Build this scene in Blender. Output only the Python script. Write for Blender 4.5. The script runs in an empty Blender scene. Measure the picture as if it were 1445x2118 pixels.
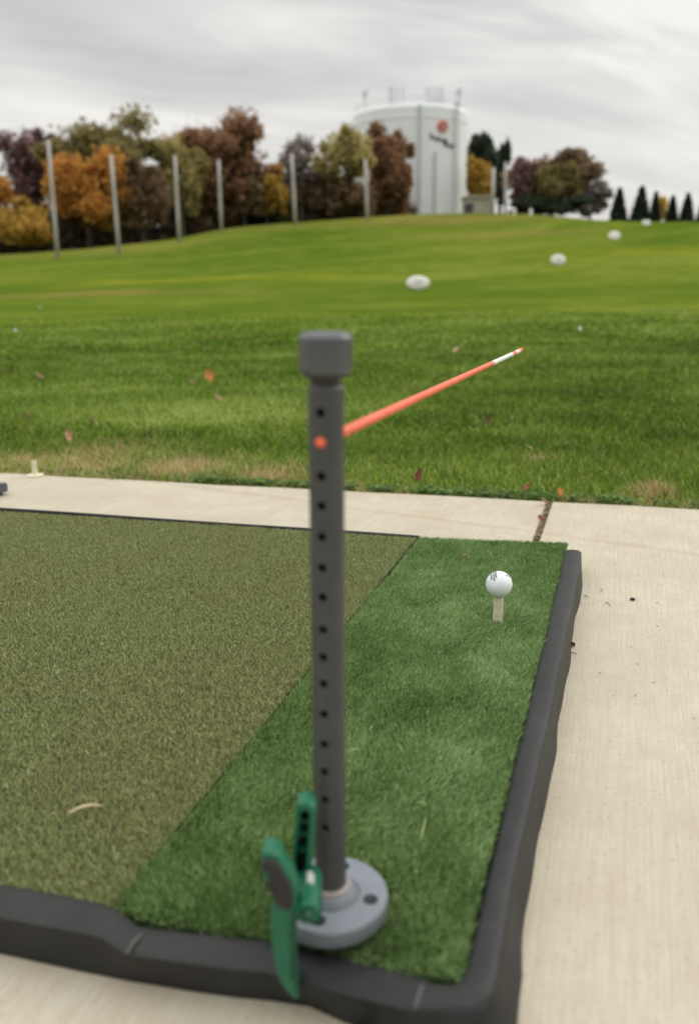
import bpy, bmesh, math, random
import numpy as np
from mathutils import Vector, Matrix, noise as mnoise
R_ = math.radians
scn = bpy.context.scene
COL = scn.collection

# ------------------------------------------------------------------ camera calibration
FPX, PW, PH = 1750.0, 1445.0, 2118.0
PITCH, ROLL = R_(14.8), R_(.72)
ZM = .05                       # top of the turf above the concrete
HC = .5725                     # camera height
CAM = np.array([0, 0, HC])
F_ = np.array([0, math.cos(PITCH), -math.sin(PITCH)])
Rt0 = np.array([1., 0, 0]); Up0 = np.cross(Rt0, F_)
Rt = Rt0*math.cos(ROLL) - Up0*math.sin(ROLL)
Up = Up0*math.cos(ROLL) + Rt0*math.sin(ROLL)
def ray(x, y): return F_ + Rt*(x-PW/2)/FPX - Up*(y-PH/2)/FPX
def at(x, y, z=0.):
    d = ray(x, y); return CAM + d*((z-HC)/d[2])
def aty(x, y, Y):
    d = ray(x, y); return CAM + d*(Y/d[1])

cam_d = bpy.data.cameras.new('camera'); cam = bpy.data.objects.new('camera', cam_d); COL.objects.link(cam)
M = Matrix.Identity(4)
for i in range(3):
    M[i][0], M[i][1], M[i][2], M[i][3] = Rt[i], Up[i], -F_[i], CAM[i]
cam.matrix_world = M
cam_d.sensor_fit = 'VERTICAL'; cam_d.sensor_height = 36; cam_d.lens = FPX*36/PH
cam_d.clip_start = .02; cam_d.clip_end = 3000
cam_d.dof.use_dof = True; cam_d.dof.focus_distance = 1.42; cam_d.dof.aperture_fstop = 3.1
scn.camera = cam

# ------------------------------------------------------------------ mat frame (u away, v right)
TH = R_(17.7)
UV_U = np.array([math.sin(TH), math.cos(TH)]); UV_V = np.array([math.cos(TH), -math.sin(TH)])
O0 = np.array([.0826, .5551])
def uv(u, v, z=0.):
    p = O0 + UV_U*u + UV_V*v; return np.array([p[0], p[1], z])
def to_uv(P):
    d = np.array(P[:2]) - O0; return float(d@UV_U), float(d@UV_V)

# ------------------------------------------------------------------ object helpers
def tag(o, label=None, cat=None, group=None, kind=None):
    if label: o['label'] = label
    if cat: o['category'] = cat
    if group: o['group'] = group
    if kind: o['kind'] = kind
    return o
def link(name, me, mat=None, parent=None, smooth=False):
    o = bpy.data.objects.new(name, me); COL.objects.link(o)
    if mat:
        for m in (mat if isinstance(mat, (list, tuple)) else [mat]): me.materials.append(m)
    if smooth:
        me.polygons.foreach_set('use_smooth', [True]*len(me.polygons))
    if parent:
        o.parent = parent; o.matrix_parent_inverse = Matrix.Identity(4)
        # meshes are authored in world space: express relative to the parent's location
        w_ = Vector((0, 0, 0)); q_ = parent
        while q_: w_ += Vector(q_.location); q_ = q_.parent
        o.location = -w_
    return o
def empty(name, loc=(0, 0, 0)):
    o = bpy.data.objects.new(name, None); COL.objects.link(o); o.location = loc; o.empty_display_size = .05
    return o
def me_np(name, verts, faces_flat, loop_tot, attrs=None):
    me = bpy.data.meshes.new(name)
    verts = np.asarray(verts, dtype=np.float32)
    me.vertices.add(len(verts)); me.vertices.foreach_set('co', verts.ravel())
    ff = np.asarray(faces_flat, dtype=np.int32); lt = np.asarray(loop_tot, dtype=np.int32)
    me.loops.add(len(ff)); me.loops.foreach_set('vertex_index', ff)
    me.polygons.add(len(lt))
    ls = np.concatenate([[0], np.cumsum(lt)[:-1]]).astype(np.int32)
    me.polygons.foreach_set('loop_start', ls); me.polygons.foreach_set('loop_total', lt)
    me.update(calc_edges=True)
    for k, v in (attrs or {}).items():
        v = np.asarray(v, dtype=np.float32)
        if v.ndim == 1:
            a = me.attributes.new(k, 'FLOAT', 'POINT'); a.data.foreach_set('value', v)
        else:
            a = me.attributes.new(k, 'FLOAT_COLOR', 'POINT'); a.data.foreach_set('color', v.ravel())
    return me
def me_py(name, verts, faces):
    me = bpy.data.meshes.new(name); me.from_pydata([tuple(map(float, v)) for v in verts], [], faces); me.update(); return me
def bm_me(name, bm):
    bmesh.ops.recalc_face_normals(bm, faces=bm.faces)
    me = bpy.data.meshes.new(name); bm.to_mesh(me); bm.free(); return me
def lathe(profile, seg=48, c=(0, 0, 0), axis=None, close=False, name='m'):
    """revolve (r,z) round z, then point z along axis"""
    V = []; Fc = []
    n = len(profile)
    for i in range(seg):
        a = 2*math.pi*i/seg
        for r, z in profile: V.append(Vector((r*math.cos(a), r*math.sin(a), z)))
    for i in range(seg):
        j = (i+1) % seg
        for k in range(n-1): Fc.append((i*n+k, j*n+k, j*n+k+1, i*n+k+1))
        if close: Fc.append((i*n+n-1, j*n+n-1, j*n, i*n))
    if axis is not None:
        q = Vector((0, 0, 1)).rotation_difference(Vector(axis).normalized())
        V = [q @ v for v in V]
    c = Vector(c); V = [v+c for v in V]
    me = me_py(name, V, Fc)
    bm = bmesh.new(); bm.from_mesh(me)
    bmesh.ops.remove_doubles(bm, verts=bm.verts, dist=1e-6)
    bmesh.ops.recalc_face_normals(bm, faces=bm.faces); bm.to_mesh(me); bm.free()
    return me
def autosmooth(me, ang=35):
    me.polygons.foreach_set('use_smooth', [True]*len(me.polygons))
    bm = bmesh.new(); bm.from_mesh(me)
    for e in bm.edges:
        e.smooth = not (len(e.link_faces) == 2 and e.calc_face_angle(0) > R_(ang))
    bm.to_mesh(me); bm.free()
def boolean(me, cutters):
    o = bpy.data.objects.new('tmp', me); COL.objects.link(o)
    cs = []
    bm = bmesh.new()
    for c in cutters:
        bm.from_mesh(c)
    cm = bpy.data.meshes.new('cut'); bm.to_mesh(cm); bm.free()
    co = bpy.data.objects.new('tmpc', cm); COL.objects.link(co)
    md = o.modifiers.new('b', 'BOOLEAN'); md.operation = 'DIFFERENCE'; md.solver = 'EXACT'; md.object = co
    dg = bpy.context.evaluated_depsgraph_get(); dg.update()
    res = bpy.data.meshes.new_from_object(o.evaluated_get(dg))
    bpy.data.objects.remove(o); bpy.data.objects.remove(co)
    return res
def prism(poly, y0, y1, name='m', bev=.0, seg=2, axis='Y'):
    """poly of (x,z); extruded along world Y from y0 to y1"""
    bm = bmesh.new()
    vs = [bm.verts.new((x, y0, z)) for x, z in poly]
    f = bm.faces.new(vs)
    r = bmesh.ops.extrude_face_region(bm, geom=[f])
    for v in r['geom']:
        if isinstance(v, bmesh.types.BMVert): v.co.y = y1
    if bev:
        bmesh.ops.recalc_face_normals(bm, faces=bm.faces)
        es = [e for e in bm.edges if abs(e.verts[0].co.y-e.verts[1].co.y) < 1e-7]
        bmesh.ops.bevel(bm, geom=es, offset=bev, segments=seg, affect='EDGES', profile=.6, clamp_overlap=True)
    return bm_me(name, bm)
def box_bm(bm, c, s, rz=0, bev=0):
    r = bmesh.ops.create_cube(bm, size=1)
    vs = r['verts']
    for v in vs: v.co = Vector((v.co.x*s[0], v.co.y*s[1], v.co.z*s[2]))
    if bev:
        es = list({e for v in vs for e in v.link_edges})
        rr = bmesh.ops.bevel(bm, geom=es, offset=bev, segments=2, affect='EDGES')
        vs = list({v for f in rr['faces'] for v in f.verts} | {v for v in vs if v.is_valid})
    Mx = Matrix.Translation(Vector(c)) @ Matrix.Rotation(rz, 4, 'Z')
    for v in vs: v.co = Mx @ v.co
def tube(bm, pts, rads, seg=8, cap=True):
    rings = []
    n = len(pts); pts = [Vector(p) for p in pts]
    side = None
    for i in range(n):
        d = (pts[min(i+1, n-1)]-pts[max(i-1, 0)]).normalized()
        if side is None:
            side = d.orthogonal().normalized()
        side = (side - d*side.dot(d)).normalized()
        b = d.cross(side)
        rings.append([bm.verts.new(pts[i] + (side*math.cos(2*math.pi*k/seg)+b*math.sin(2*math.pi*k/seg))*rads[i]) for k in range(seg)])
    for i in range(n-1):
        for k in range(seg):
            bm.faces.new((rings[i][k], rings[i][(k+1) % seg], rings[i+1][(k+1) % seg], rings[i+1][k]))
    if cap:
        bm.faces.new(rings[0][::-1]); bm.faces.new(rings[-1])

# ------------------------------------------------------------------ material helpers
def srgb(r, g, b):
    f = lambda c: (c/255/12.92) if c/255 <= .04045 else ((c/255+.055)/1.055)**2.4
    return (f(r), f(g), f(b), 1)
class NT:
    def __init__(s, name):
        s.m = bpy.data.materials.new(name); s.m.use_nodes = True
        s.t = s.m.node_tree; s.n = s.t.nodes; s.l = s.t.links
        s.b = s.n['Principled BSDF']; s.out = s.n['Material Output']
    def new(s, ty, **k):
        n = s.n.new(ty)
        for a, v in k.items():
            if a.startswith('i_'): n.inputs[int(a[2:]) if a[2:].isdigit() else a[2:].replace('_', ' ')].default_value = v
            else: setattr(n, a, v)
        return n
    def coord(s, scale=(1, 1, 1), rot=(0, 0, 0), kind='Object'):
        c = s.new('ShaderNodeTexCoord'); m = s.new('ShaderNodeMapping'); r = s.new('ShaderNodeMapping')
        r.inputs['Rotation'].default_value = rot; m.inputs['Scale'].default_value = scale
        s.l.new(c.outputs[kind], r.inputs['Vector']); s.l.new(r.outputs[0], m.inputs['Vector']); return m.outputs[0]
    def noise(s, vec, sc, det=3, rough=.5, dist=0):
        n = s.new('ShaderNodeTexNoise'); n.inputs['Scale'].default_value = sc; n.inputs['Detail'].default_value = det
        n.inputs['Roughness'].default_value = rough; n.inputs['Distortion'].default_value = dist
        if vec is not None: s.l.new(vec, n.inputs['Vector'])
        return n.outputs['Fac']
    def ramp(s, fac, stops):
        r = s.new('ShaderNodeValToRGB'); e = r.color_ramp.elements
        while len(e) < len(stops): e.new(.5)
        for q, (p, c) in zip(e, stops):
            q.position = p; q.color = c if len(c) == 4 else (*c, 1)
        s.l.new(fac, r.inputs[0]); return r.outputs[0]
    def mix(s, fac, a, b, mode='MIX'):
        m = s.new('ShaderNodeMix', data_type='RGBA', blend_type=mode)
        for sock, v in ((m.inputs[0], fac), (m.inputs[6], a), (m.inputs[7], b)):
            if isinstance(v, bpy.types.NodeSocket): s.l.new(v, sock)
            else: sock.default_value = v
        return m.outputs[2]
    def math(s, op, a, b=0.):
        m = s.new('ShaderNodeMath', operation=op)
        for sock, v in ((m.inputs[0], a), (m.inputs[1], b)):
            if isinstance(v, bpy.types.NodeSocket): s.l.new(v, sock)
            else: sock.default_value = v
        return m.outputs[0]
    def attr(s, name, out='Fac'):
        a = s.new('ShaderNodeAttribute'); a.attribute_name = name; return a.outputs[out]
    def col(s, v):
        if isinstance(v, bpy.types.NodeSocket): s.l.new(v, s.b.inputs['Base Color'])
        else: s.b.inputs['Base Color'].default_value = v
        return s
    def set(s, **k):
        for a, v in k.items():
            i = s.b.inputs[a.replace('_', ' ')]
            if isinstance(v, bpy.types.NodeSocket): s.l.new(v, i)
            else: i.default_value = v
        return s
    def bump(s, h, strength=.3, dist=.002):
        b = s.new('ShaderNodeBump'); b.inputs['Strength'].default_value = strength; b.inputs['Distance'].default_value = dist
        s.l.new(h, b.inputs['Height']); s.l.new(b.outputs[0], s.b.inputs['Normal']); return s

def gray_plastic(name, c1, c2, rough=.45, sc=60, bump=.15):
    m = NT(name); v = m.coord()
    m.col(m.ramp(m.noise(v, sc, 4, .6), [(.3, c1), (.7, c2)])).set(Roughness=rough, Specular_IOR_Level=.4)
    m.set(Roughness=m.math('MULTIPLY_ADD', m.noise(v, sc*2.3, 3), .25) if False else rough)
    m.bump(m.noise(v, sc*8, 3, .6), bump, .0006)
    return m.m
def scratched(name, c1, c2, rough, sc=60, stretch=(1, 1, .12), spec=.4):
    m = NT(name); v = m.coord(); vs = m.coord(stretch)
    n1 = m.noise(v, sc, 4, .6); n2 = m.noise(vs, sc*9, 3, .6)
    m.col(m.mix(m.math('MULTIPLY', n2, .35), m.ramp(n1, [(.3, c1), (.7, c2)]), (c2[0]*1.5, c2[1]*1.5, c2[2]*1.5, 1)))
    r = m.new('ShaderNodeMapRange'); m.l.new(n1, r.inputs[0]); r.inputs[3].default_value = rough-.08; r.inputs[4].default_value = rough+.12
    m.set(Roughness=r.outputs[0], Specular_IOR_Level=spec); m.bump(n2, .2, .0005)
    return m.m
MAT = {}
MAT['pipe'] = scratched('pipe_grey', (.044, .046, .045, 1), (.060, .062, .060, 1), .5)
MAT['cap'] = scratched('cap_grey', (.044, .052, .056, 1), (.066, .074, .078, 1), .36, 40, (1, 1, 1), .8)
MAT['flange'] = scratched('flange_grey', (.14, .158, .180, 1), (.19, .21, .235, 1), .42, 30, (1, 1, 1))
MAT['glue'] = gray_plastic('pale_cement', (.22, .20, .18, 1), (.30, .28, .25, 1), .6)
def blade_mat(name, stops, trans=.3, patch=None, rough=.55):
    m = NT(name)
    c = m.ramp(m.attr('tint'), stops)
    if patch: c = m.mix(m.attr('dry'), c, m.ramp(m.attr('tint'), patch))
    m.col(c).set(Roughness=rough, Specular_IOR_Level=.25)
    if trans:
        t = m.new('ShaderNodeBsdfTranslucent'); m.l.new(c, t.inputs[0])
        mx = m.new('ShaderNodeMixShader'); mx.inputs[0].default_value = trans
        m.l.new(m.b.outputs[0], mx.inputs[1]); m.l.new(t.outputs[0], mx.inputs[2]); m.l.new(mx.outputs[0], m.out.inputs[0])
    return m.m

# ------------------------------------------------------------------ world and sun
w = bpy.data.worlds.new('World'); scn.world = w; w.use_nodes = True
nt = w.node_tree; N = nt.nodes; L = nt.links
bg = N['Background']; SUN_EL, SUN_ROT = R_(32), R_(60)
sky = N.new('ShaderNodeTexSky'); sky.sky_type = 'NISHITA'; sky.sun_disc = False
sky.sun_elevation = SUN_EL; sky.sun_rotation = SUN_ROT; sky.dust_density = 3
def nnew(ty, **k):
    n = N.new(ty)
    for a, v in k.items(): setattr(n, a, v)
    return n
def wmath(op, a, b=0., clamp=False):
    m = nnew('ShaderNodeMath', operation=op, use_clamp=clamp)
    for sock, v in ((m.inputs[0], a), (m.inputs[1], b)):
        if isinstance(v, bpy.types.NodeSocket): L.new(v, sock)
        else: sock.default_value = v
    return m.outputs[0]
tc = nnew('ShaderNodeTexCoord'); sp = nnew('ShaderNodeSeparateXYZ'); L.new(tc.outputs['Generated'], sp.inputs[0])
zz = wmath('MAXIMUM', sp.outputs[2], 0.)
den = wmath('ADD', zz, .16)
cb = nnew('ShaderNodeCombineXYZ'); L.new(wmath('DIVIDE', sp.outputs[0], den), cb.inputs[0]); L.new(wmath('DIVIDE', sp.outputs[1], den), cb.inputs[1])
mp = nnew('ShaderNodeMapping'); L.new(cb.outputs[0], mp.inputs[0])
mp.inputs['Rotation'].default_value = (0, 0, R_(-26))
mp_b = nnew('ShaderNodeMapping'); L.new(mp.outputs[0], mp_b.inputs[0]); mp_b.inputs['Scale'].default_value = (.60, 1.9, 1); mp_b.inputs['Location'].default_value = (.4, .3, 0)
n1 = nnew('ShaderNodeTexNoise'); L.new(mp_b.outputs[0], n1.inputs['Vector']); n1.inputs['Scale'].default_value = 1.0; n1.inputs['Detail'].default_value = 4; n1.inputs['Roughness'].default_value = .55; n1.inputs['Distortion'].default_value = .6
n2 = nnew('ShaderNodeTexNoise'); L.new(cb.outputs[0], n2.inputs['Vector']); n2.inputs['Scale'].default_value = .45; n2.inputs['Detail'].default_value = 2
cf = wmath('ADD', wmath('MULTIPLY', n1.outputs['Fac'], .7), wmath('MULTIPLY', n2.outputs['Fac'], .3))
rp = nnew('ShaderNodeValToRGB'); L.new(cf, rp.inputs[0])
E_ = rp.color_ramp.elements; E_.new(.5)
for e, (p, c) in zip(E_, [(.39, (.59, .59, .605, 1)), (.49, (.74, .735, .72, 1)), (.60, (.95, .93, .885, 1))]): e.position = p; e.color = c
# thinner, paler cloud low over the horizon
hz = nnew('ShaderNodeMix', data_type='RGBA'); L.new(wmath('MULTIPLY', wmath('SUBTRACT', 1., wmath('MULTIPLY', zz, 4.5), True), .75, True), hz.inputs[0])
L.new(rp.outputs[0], hz.inputs[6]); hz.inputs[7].default_value = (.86, .84, .785, 1)
bo = wmath('ADD', wmath('MULTIPLY', wmath('MAXIMUM', wmath('SUBTRACT', zz, .28), 0.), 2.9), 1.)   # overcast sky is brightest overhead
sc_ = nnew('ShaderNodeVectorMath', operation='SCALE'); L.new(hz.outputs[2], sc_.inputs[0]); 
# added dimming of the low sky behind the viewpoint, shading surfaces facing it
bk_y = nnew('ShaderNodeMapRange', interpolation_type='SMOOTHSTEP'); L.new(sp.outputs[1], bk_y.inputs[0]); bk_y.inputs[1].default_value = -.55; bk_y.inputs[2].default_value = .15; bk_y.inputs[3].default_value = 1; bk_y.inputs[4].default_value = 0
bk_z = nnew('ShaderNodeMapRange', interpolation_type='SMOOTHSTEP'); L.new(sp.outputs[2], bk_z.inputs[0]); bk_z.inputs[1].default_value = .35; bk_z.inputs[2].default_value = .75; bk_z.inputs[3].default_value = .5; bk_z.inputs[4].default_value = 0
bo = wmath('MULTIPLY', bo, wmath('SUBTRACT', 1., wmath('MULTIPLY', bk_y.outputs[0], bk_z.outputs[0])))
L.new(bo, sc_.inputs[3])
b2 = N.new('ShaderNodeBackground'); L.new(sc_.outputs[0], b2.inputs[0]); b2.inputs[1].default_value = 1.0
L.new(sky.outputs[0], bg.inputs[0]); bg.inputs[1].default_value = .08
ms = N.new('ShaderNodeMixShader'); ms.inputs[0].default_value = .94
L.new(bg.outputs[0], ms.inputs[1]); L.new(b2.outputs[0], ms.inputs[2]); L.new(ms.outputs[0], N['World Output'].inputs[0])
sl = bpy.data.lights.new('sun', 'SUN'); sl.energy = .9; sl.angle = R_(18); sl.color = (1, .95, .87)
so = bpy.data.objects.new('sun', sl); COL.objects.link(so)
sd = Vector((math.sin(SUN_ROT)*math.cos(SUN_EL), math.cos(SUN_ROT)*math.cos(SUN_EL), math.sin(SUN_EL)))
so.rotation_euler = sd.to_track_quat('Z', 'Y').to_euler(); so.location = (5, 5, 10)
scn.view_settings.view_transform = 'Standard'; scn.view_settings.look = 'None'; scn.view_settings.exposure = 0; scn.view_settings.gamma = 1
scn.cycles.use_denoising = True
try: scn.cycles.denoiser = 'OPENIMAGEDENOISE'
except Exception: pass
scn.cycles.max_bounces = 6; scn.cycles.diffuse_bounces = 3; scn.cycles.transparent_max_bounces = 4
scn.cycles.sample_clamp_indirect = 4

# ------------------------------------------------------------------ terrain
CR = [(-400, 536, 85), (0, 527, 85), (120, 519, 90), (250, 507, 95), (370, 494, 103), (458, 471, 110), (612, 459, 118), (760, 449, 124), (850, 442, 128),
      (960, 439, 130), (1045, 439, 126), (1150, 445, 116), (1265, 457, 104), (1445, 458, 98), (1900, 458, 95)]
cr_a, cr_e, cr_d = [], [], []
for x, y, d in CR:
    r = ray(x, y); cr_a.append(r[0]/r[1]); cr_e.append(r[2]/r[1]); cr_d.append(d)
def sstep(t): t = np.clip(t, 0, 1); return t*t*(3-2*t)
def ground_z(X, Y):
    X = np.asarray(X, float); Y = np.asarray(Y, float)
    Ys = np.maximum(Y, 4.)
    a = X/Ys
    # smooth the crest line a little by averaging neighbouring azimuths
    e = sum(np.interp(a+k, cr_a, cr_e) for k in (-.03, -.015, 0, .015, .03))/5
    d = sum(np.interp(a+k, cr_a, cr_d) for k in (-.03, -.015, 0, .015, .03))/5
    zc = HC + e*d
    t = np.clip((Ys-10)/(d-10), 0, None)
    z = zc*np.minimum(t, 1)**1.8
    over = np.maximum(Ys-d, 0)
    z = z - .012*over*np.clip(over/10, 0, 1)*(over < 60) - (.012*60)*(over >= 60)
    und = .10*np.sin(X*.19+Y*.11+1)*np.sin(Y*.16-.6+X*.03) + .05*np.sin(X*.43-Y*.21)
    z = z + und*sstep((Ys-14)/14)*sstep((d-Ys)/30)
    # raised turf lip where the mown range starts
    z = z - .02
    return z
def hit(x, y, y0=3.):
    r = ray(x, y); Y = y0
    dmax = float(np.interp(r[0]/r[1], cr_a, cr_d))*.985
    while Y < dmax:
        P = CAM + r*(Y/r[1])
        if P[2] <= float(ground_z(P[0], P[1])): return P
        Y += .05 if Y < 30 else .25
    P[2] = float(ground_z(P[0], P[1])); return P
rows = np.concatenate([np.linspace(-6, 2, 9)[:-1], np.linspace(2, 14, 60)[:-1], 14*(150/14)**np.linspace(0, 1, 150)[:-1], np.linspace(150, 900, 24)])
cols = np.linspace(-1.5, 1.5, 221)
YY, SS = np.meshgrid(rows, cols, indexing='ij')
XX = SS*(np.maximum(YY, 0)+7)
ZZ = ground_z(XX, YY)
nr, nc = XX.shape
idx = np.arange(nr*nc).reshape(nr, nc)
fc = np.stack([idx[:-1, :-1], idx[:-1, 1:], idx[1:, 1:], idx[1:, :-1]], -1).reshape(-1, 4)
# dry and yellowed patches (real differences in the grass)
def gauss(cx, cy, sx, sy, rot=0):
    dx, dy = XX-cx, YY-cy; c, s = math.cos(rot), math.sin(rot)
    return np.exp(-((dx*c+dy*s)/sx)**2-((-dx*s+dy*c)/sy)**2)
dry = np.zeros_like(XX); yel = np.zeros_like(XX)
for (x, y, sx, sy, k, w_) in [(40, 612, 4, 1.2, 'd', 1.), (200, 608, 4.5, 1.3, 'd', 1.), (330, 605, 2.5, 1., 'd', .8), (520, 605, 1.5, .6, 'd', .35),
                         (430, 577, 7, 2.6, 'y', 1.), (560, 572, 6, 2, 'y', .9), (250, 580, 6, 2, 'y', .5), (900, 455, 14, 8, 'd', .9), (1040, 485, 9, 5, 'd', .7),
                         (620, 470, 12, 5, 'd', .5), (450, 478, 9, 5, 'd', .5), 
                         (1350, 520, 9, 6, 'y', .5), (30, 522, 12, 8, 'd', .5), (200, 512, 12, 8, 'd', .6), (1180, 450, 14, 3, 'd', .6)]:
    P = hit(x, y)
    g = gauss(P[0], P[1], sx, sy)*w_
    if k == 'd': dry = np.maximum(dry, g)
    else: yel = np.maximum(yel, g)
ME = me_np('ground', np.stack([XX, YY, ZZ], -1).reshape(-1, 3), fc.ravel(), np.full(len(fc), 4),
           {'dry': dry.ravel(), 'yel': yel.ravel()})
m = NT('range_grass')
gv = m.coord()
sep = m.new('ShaderNodeSeparateXYZ'); m.l.new(gv, sep.inputs[0])
# mowing streaks: long noise running across the range, swinging diagonal up the hill
v1 = m.coord((.10, .22, .3), (0, 0, R_(-24))); v2 = m.coord((.035, .11, .1), (0, 0, R_(-42)))
s1 = m.noise(v1, 1.0, 3, .55, .4); s2 = m.noise(v2, 1.0, 3, .5, .5)
far = m.math('MULTIPLY', m.math('SUBTRACT', sep.outputs[1], 18.), 1/22.); far.node.use_clamp = True
sm = m.mix(far, s1, s2)
c = m.ramp(sm, [(.30, (.062, .108, .009)), (.44, (.094, .140, .014)), (.56, (.135, .175, .020)), (.70, (.185, .215, .036))])
c = m.mix(m.ramp(m.noise(gv, 1.1, 6, .7), [(.38, (.0,)*3), (.62, (.7,)*3)]), c, (.070, .118, .014, 1))
c = m.mix(m.ramp(m.noise(gv, .38, 5, .65), [(.50, (0,)*3), (.68, (.45,)*3)]), c, (.19, .215, .04, 1))
nearlush = m.math('MULTIPLY_ADD', m.noise(gv, .5, 3), .0)
ss = m.math('ADD', sep.outputs[1], m.math('MULTIPLY', m.noise(m.coord((.3, 1, 1)), 1.0, 4), 5.))
ss = m.math('SUBTRACT', ss, 1.2)
nl = m.new('ShaderNodeMapRange', interpolation_type='SMOOTHSTEP'); m.l.new(ss, nl.inputs[0]); nl.inputs[1].default_value = 11; nl.inputs[2].default_value = 20; nl.inputs[3].default_value = 1; nl.inputs[4].default_value = 0
lush = m.ramp(m.noise(gv, 3., 6, .7), [(.3, (.042, .072, .006)), (.55, (.075, .122, .010)), (.8, (.14, .185, .024))])
c = m.mix(nl.outputs[0], c, lush)
brk = m.math('MULTIPLY', m.attr('dry'), m.ramp(m.noise(m.coord((.6, 1.6, 1)), 1.3, 4, .6), [(.35, (.25,)*3), (.6, (1, 1, 1))]))
c = m.mix(m.math('MULTIPLY', brk, .75), c, (.26, .17, .065, 1))
yb = m.math('MULTIPLY', m.attr('yel'), m.ramp(m.noise(m.coord((.8, .8, 1)), .55, 4, .65), [(.36, (.1,)*3), (.62, (1, 1, 1))]))
c = m.mix(m.math('MULTIPLY', yb, .62), c, (.33, .30, .025, 1))
m.col(c).set(Roughness=1, Specular_IOR_Level=0.).bump(m.noise(gv, 9, 5, .7), .6, .06)
ground = tag(link('ground', ME, m.m, smooth=True), kind='structure')

# ------------------------------------------------------------------ concrete slabs
m = NT('broomed_concrete')
rz = -TH
v_long = m.coord((1, .012, 1), (0, 0, TH)); v_o = m.coord()
br = m.noise(m.coord((1, .03, 1), (0, 0, TH)), 330, 3, .75); br2 = m.noise(m.coord((1, .06, 1), (0, 0, TH)), 70, 4, .7); big = m.noise(v_o, 2.2, 4, .6); sp_ = m.noise(v_o, 160, 3, .7)
c = m.ramp(big, [(.28, (.435, .40, .305)), (.5, (.52, .487, .38)), (.75, (.575, .545, .445))])
c = m.mix(m.ramp(br, [(.40, (.42,)*3), (.56, (0, 0, 0))]), c, (.37, .325, .235, 1))
c = m.mix(m.math('MULTIPLY', m.ramp(m.noise(m.coord((1, .008, 1), (0, 0, TH)), 420, 2, .6), [(.40, (1,)*3), (.52, (0, 0, 0))]), .34), c, (.40, .345, .25, 1))
c = m.mix(m.math('MULTIPLY', m.ramp(m.noise(v_o, .9, 4, .6), [(.45, (0, 0, 0)), (.62, (1,)*3)]), .30), c, (.43, .40, .33, 1))
c = m.mix(m.math('MULTIPLY', m.ramp(br2, [(.35, (1,)*3), (.5, (0, 0, 0))]), .12), c, (.40, .32, .21, 1))
c = m.mix(m.math('MULTIPLY', m.ramp(m.noise(v_o, 7, 5, .7), [(.40, (1,)*3), (.55, (0, 0, 0))]), .38), c, (.40, .33, .25, 1))
c = m.mix(m.math('MULTIPLY', m.ramp(sp_, [(.31, (1,)*3), (.42, (0, 0, 0))]), .6), c, (.26, .21, .15, 1))
c = m.mix(m.math('MULTIPLY', m.ramp(m.noise(v_o, 34, 5, .75), [(.40, (1,)*3), (.60, (0, 0, 0))]), .28), c, (.42, .37, .28, 1))
# long water stain crossing the right slab
st_a, st_b = at(1235, 1118), at(1445, 1146)
dv = (st_b-st_a)[:2]; dv /= np.linalg.norm(dv); nv_ = np.array([-dv[1], dv[0]])
sx = m.new('ShaderNodeSeparateXYZ'); m.l.new(v_o, sx.inputs[0])
dist = m.math('ADD', m.math('ADD', m.math('MULTIPLY', sx.outputs[0], float(nv_[0])), m.math('MULTIPLY', sx.outputs[1], float(nv_[1]))), float(-(nv_@st_a[:2]))-.02)
dist = m.math('ADD', dist, m.math('MULTIPLY', m.noise(v_o, 3.5, 3), .04))
band = m.math('SUBTRACT', 1., m.math('MULTIPLY', m.math('ABSOLUTE', dist), 45.)); band.node.use_clamp = True
c = m.mix(m.math('MULTIPLY', band, .35), c, (.36, .26, .17, 1))
m.col(c).set(Roughness=.85, Specular_IOR_Level=.2)
m.bump(m.math('ADD', m.math('MULTIPLY', br, 1.), m.math('MULTIPLY', sp_, .5)), .45, .0012)
CON = m.m
eA, eB = at(0, 978), at(1445, 1052)
u_edge = .5*(to_uv(eA)[0]+to_uv(eB)[0]) + .005
vj = to_uv(at(1128, 1060))[1]
def edge_u(v):   # slab edge follows the photographed line
    (u1, v1_), (u2, v2_) = to_uv(eA), to_uv(eB)
    return u1+(u2-u1)*(v-v1_)/(v2_-v1_)
def slab(name, v0, v1, label=None):
    bm = bmesh.new(); top = []; n = 24
    ring = [uv(-3.0, v0), uv(-3.0, v1)]
    for k in range(n+1):
        v = v1+(v0-v1)*k/n
        ring.append(uv(edge_u(v)+.004*math.sin(v*13)+.003*math.sin(v*31), v))
    lo = [bm.verts.new((p[0], p[1], -.12)) for p in ring]; hi = [bm.verts.new((p[0], p[1], -.005)) for p in ring]
    cen = sum((Vector((p[0], p[1], 0)) for p in ring), Vector())/len(ring)
    inn = []
    for i, p in enumerate(ring):
        a = Vector(ring[i-1]); b = Vector(ring[(i+1) % len(ring)]); q = Vector(p)
        d1 = (q-a).normalized(); d2 = (b-q).normalized(); nn = (Vector((-d1.y, d1.x, 0))+Vector((-d2.y, d2.x, 0))).normalized()
        inn.append(bm.verts.new((p[0]+nn.x*.006, p[1]+nn.y*.006, 0)))
    k_ = len(ring)
    for i in range(k_):
        j = (i+1) % k_
        bm.faces.new((lo[i], lo[j], hi[j], hi[i])); bm.faces.new((hi[i], hi[j], inn[j], inn[i]))
    bm.faces.new(inn); bm.faces.new(lo[::-1])
    return tag(link(name, bm_me(name, bm), CON), kind='structure')
slab('concrete_path', -6, vj-.0055)
slab('concrete_path', vj+.0055, 5)
# debris packed in the joint
rng = np.random.default_rng(5)

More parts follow.
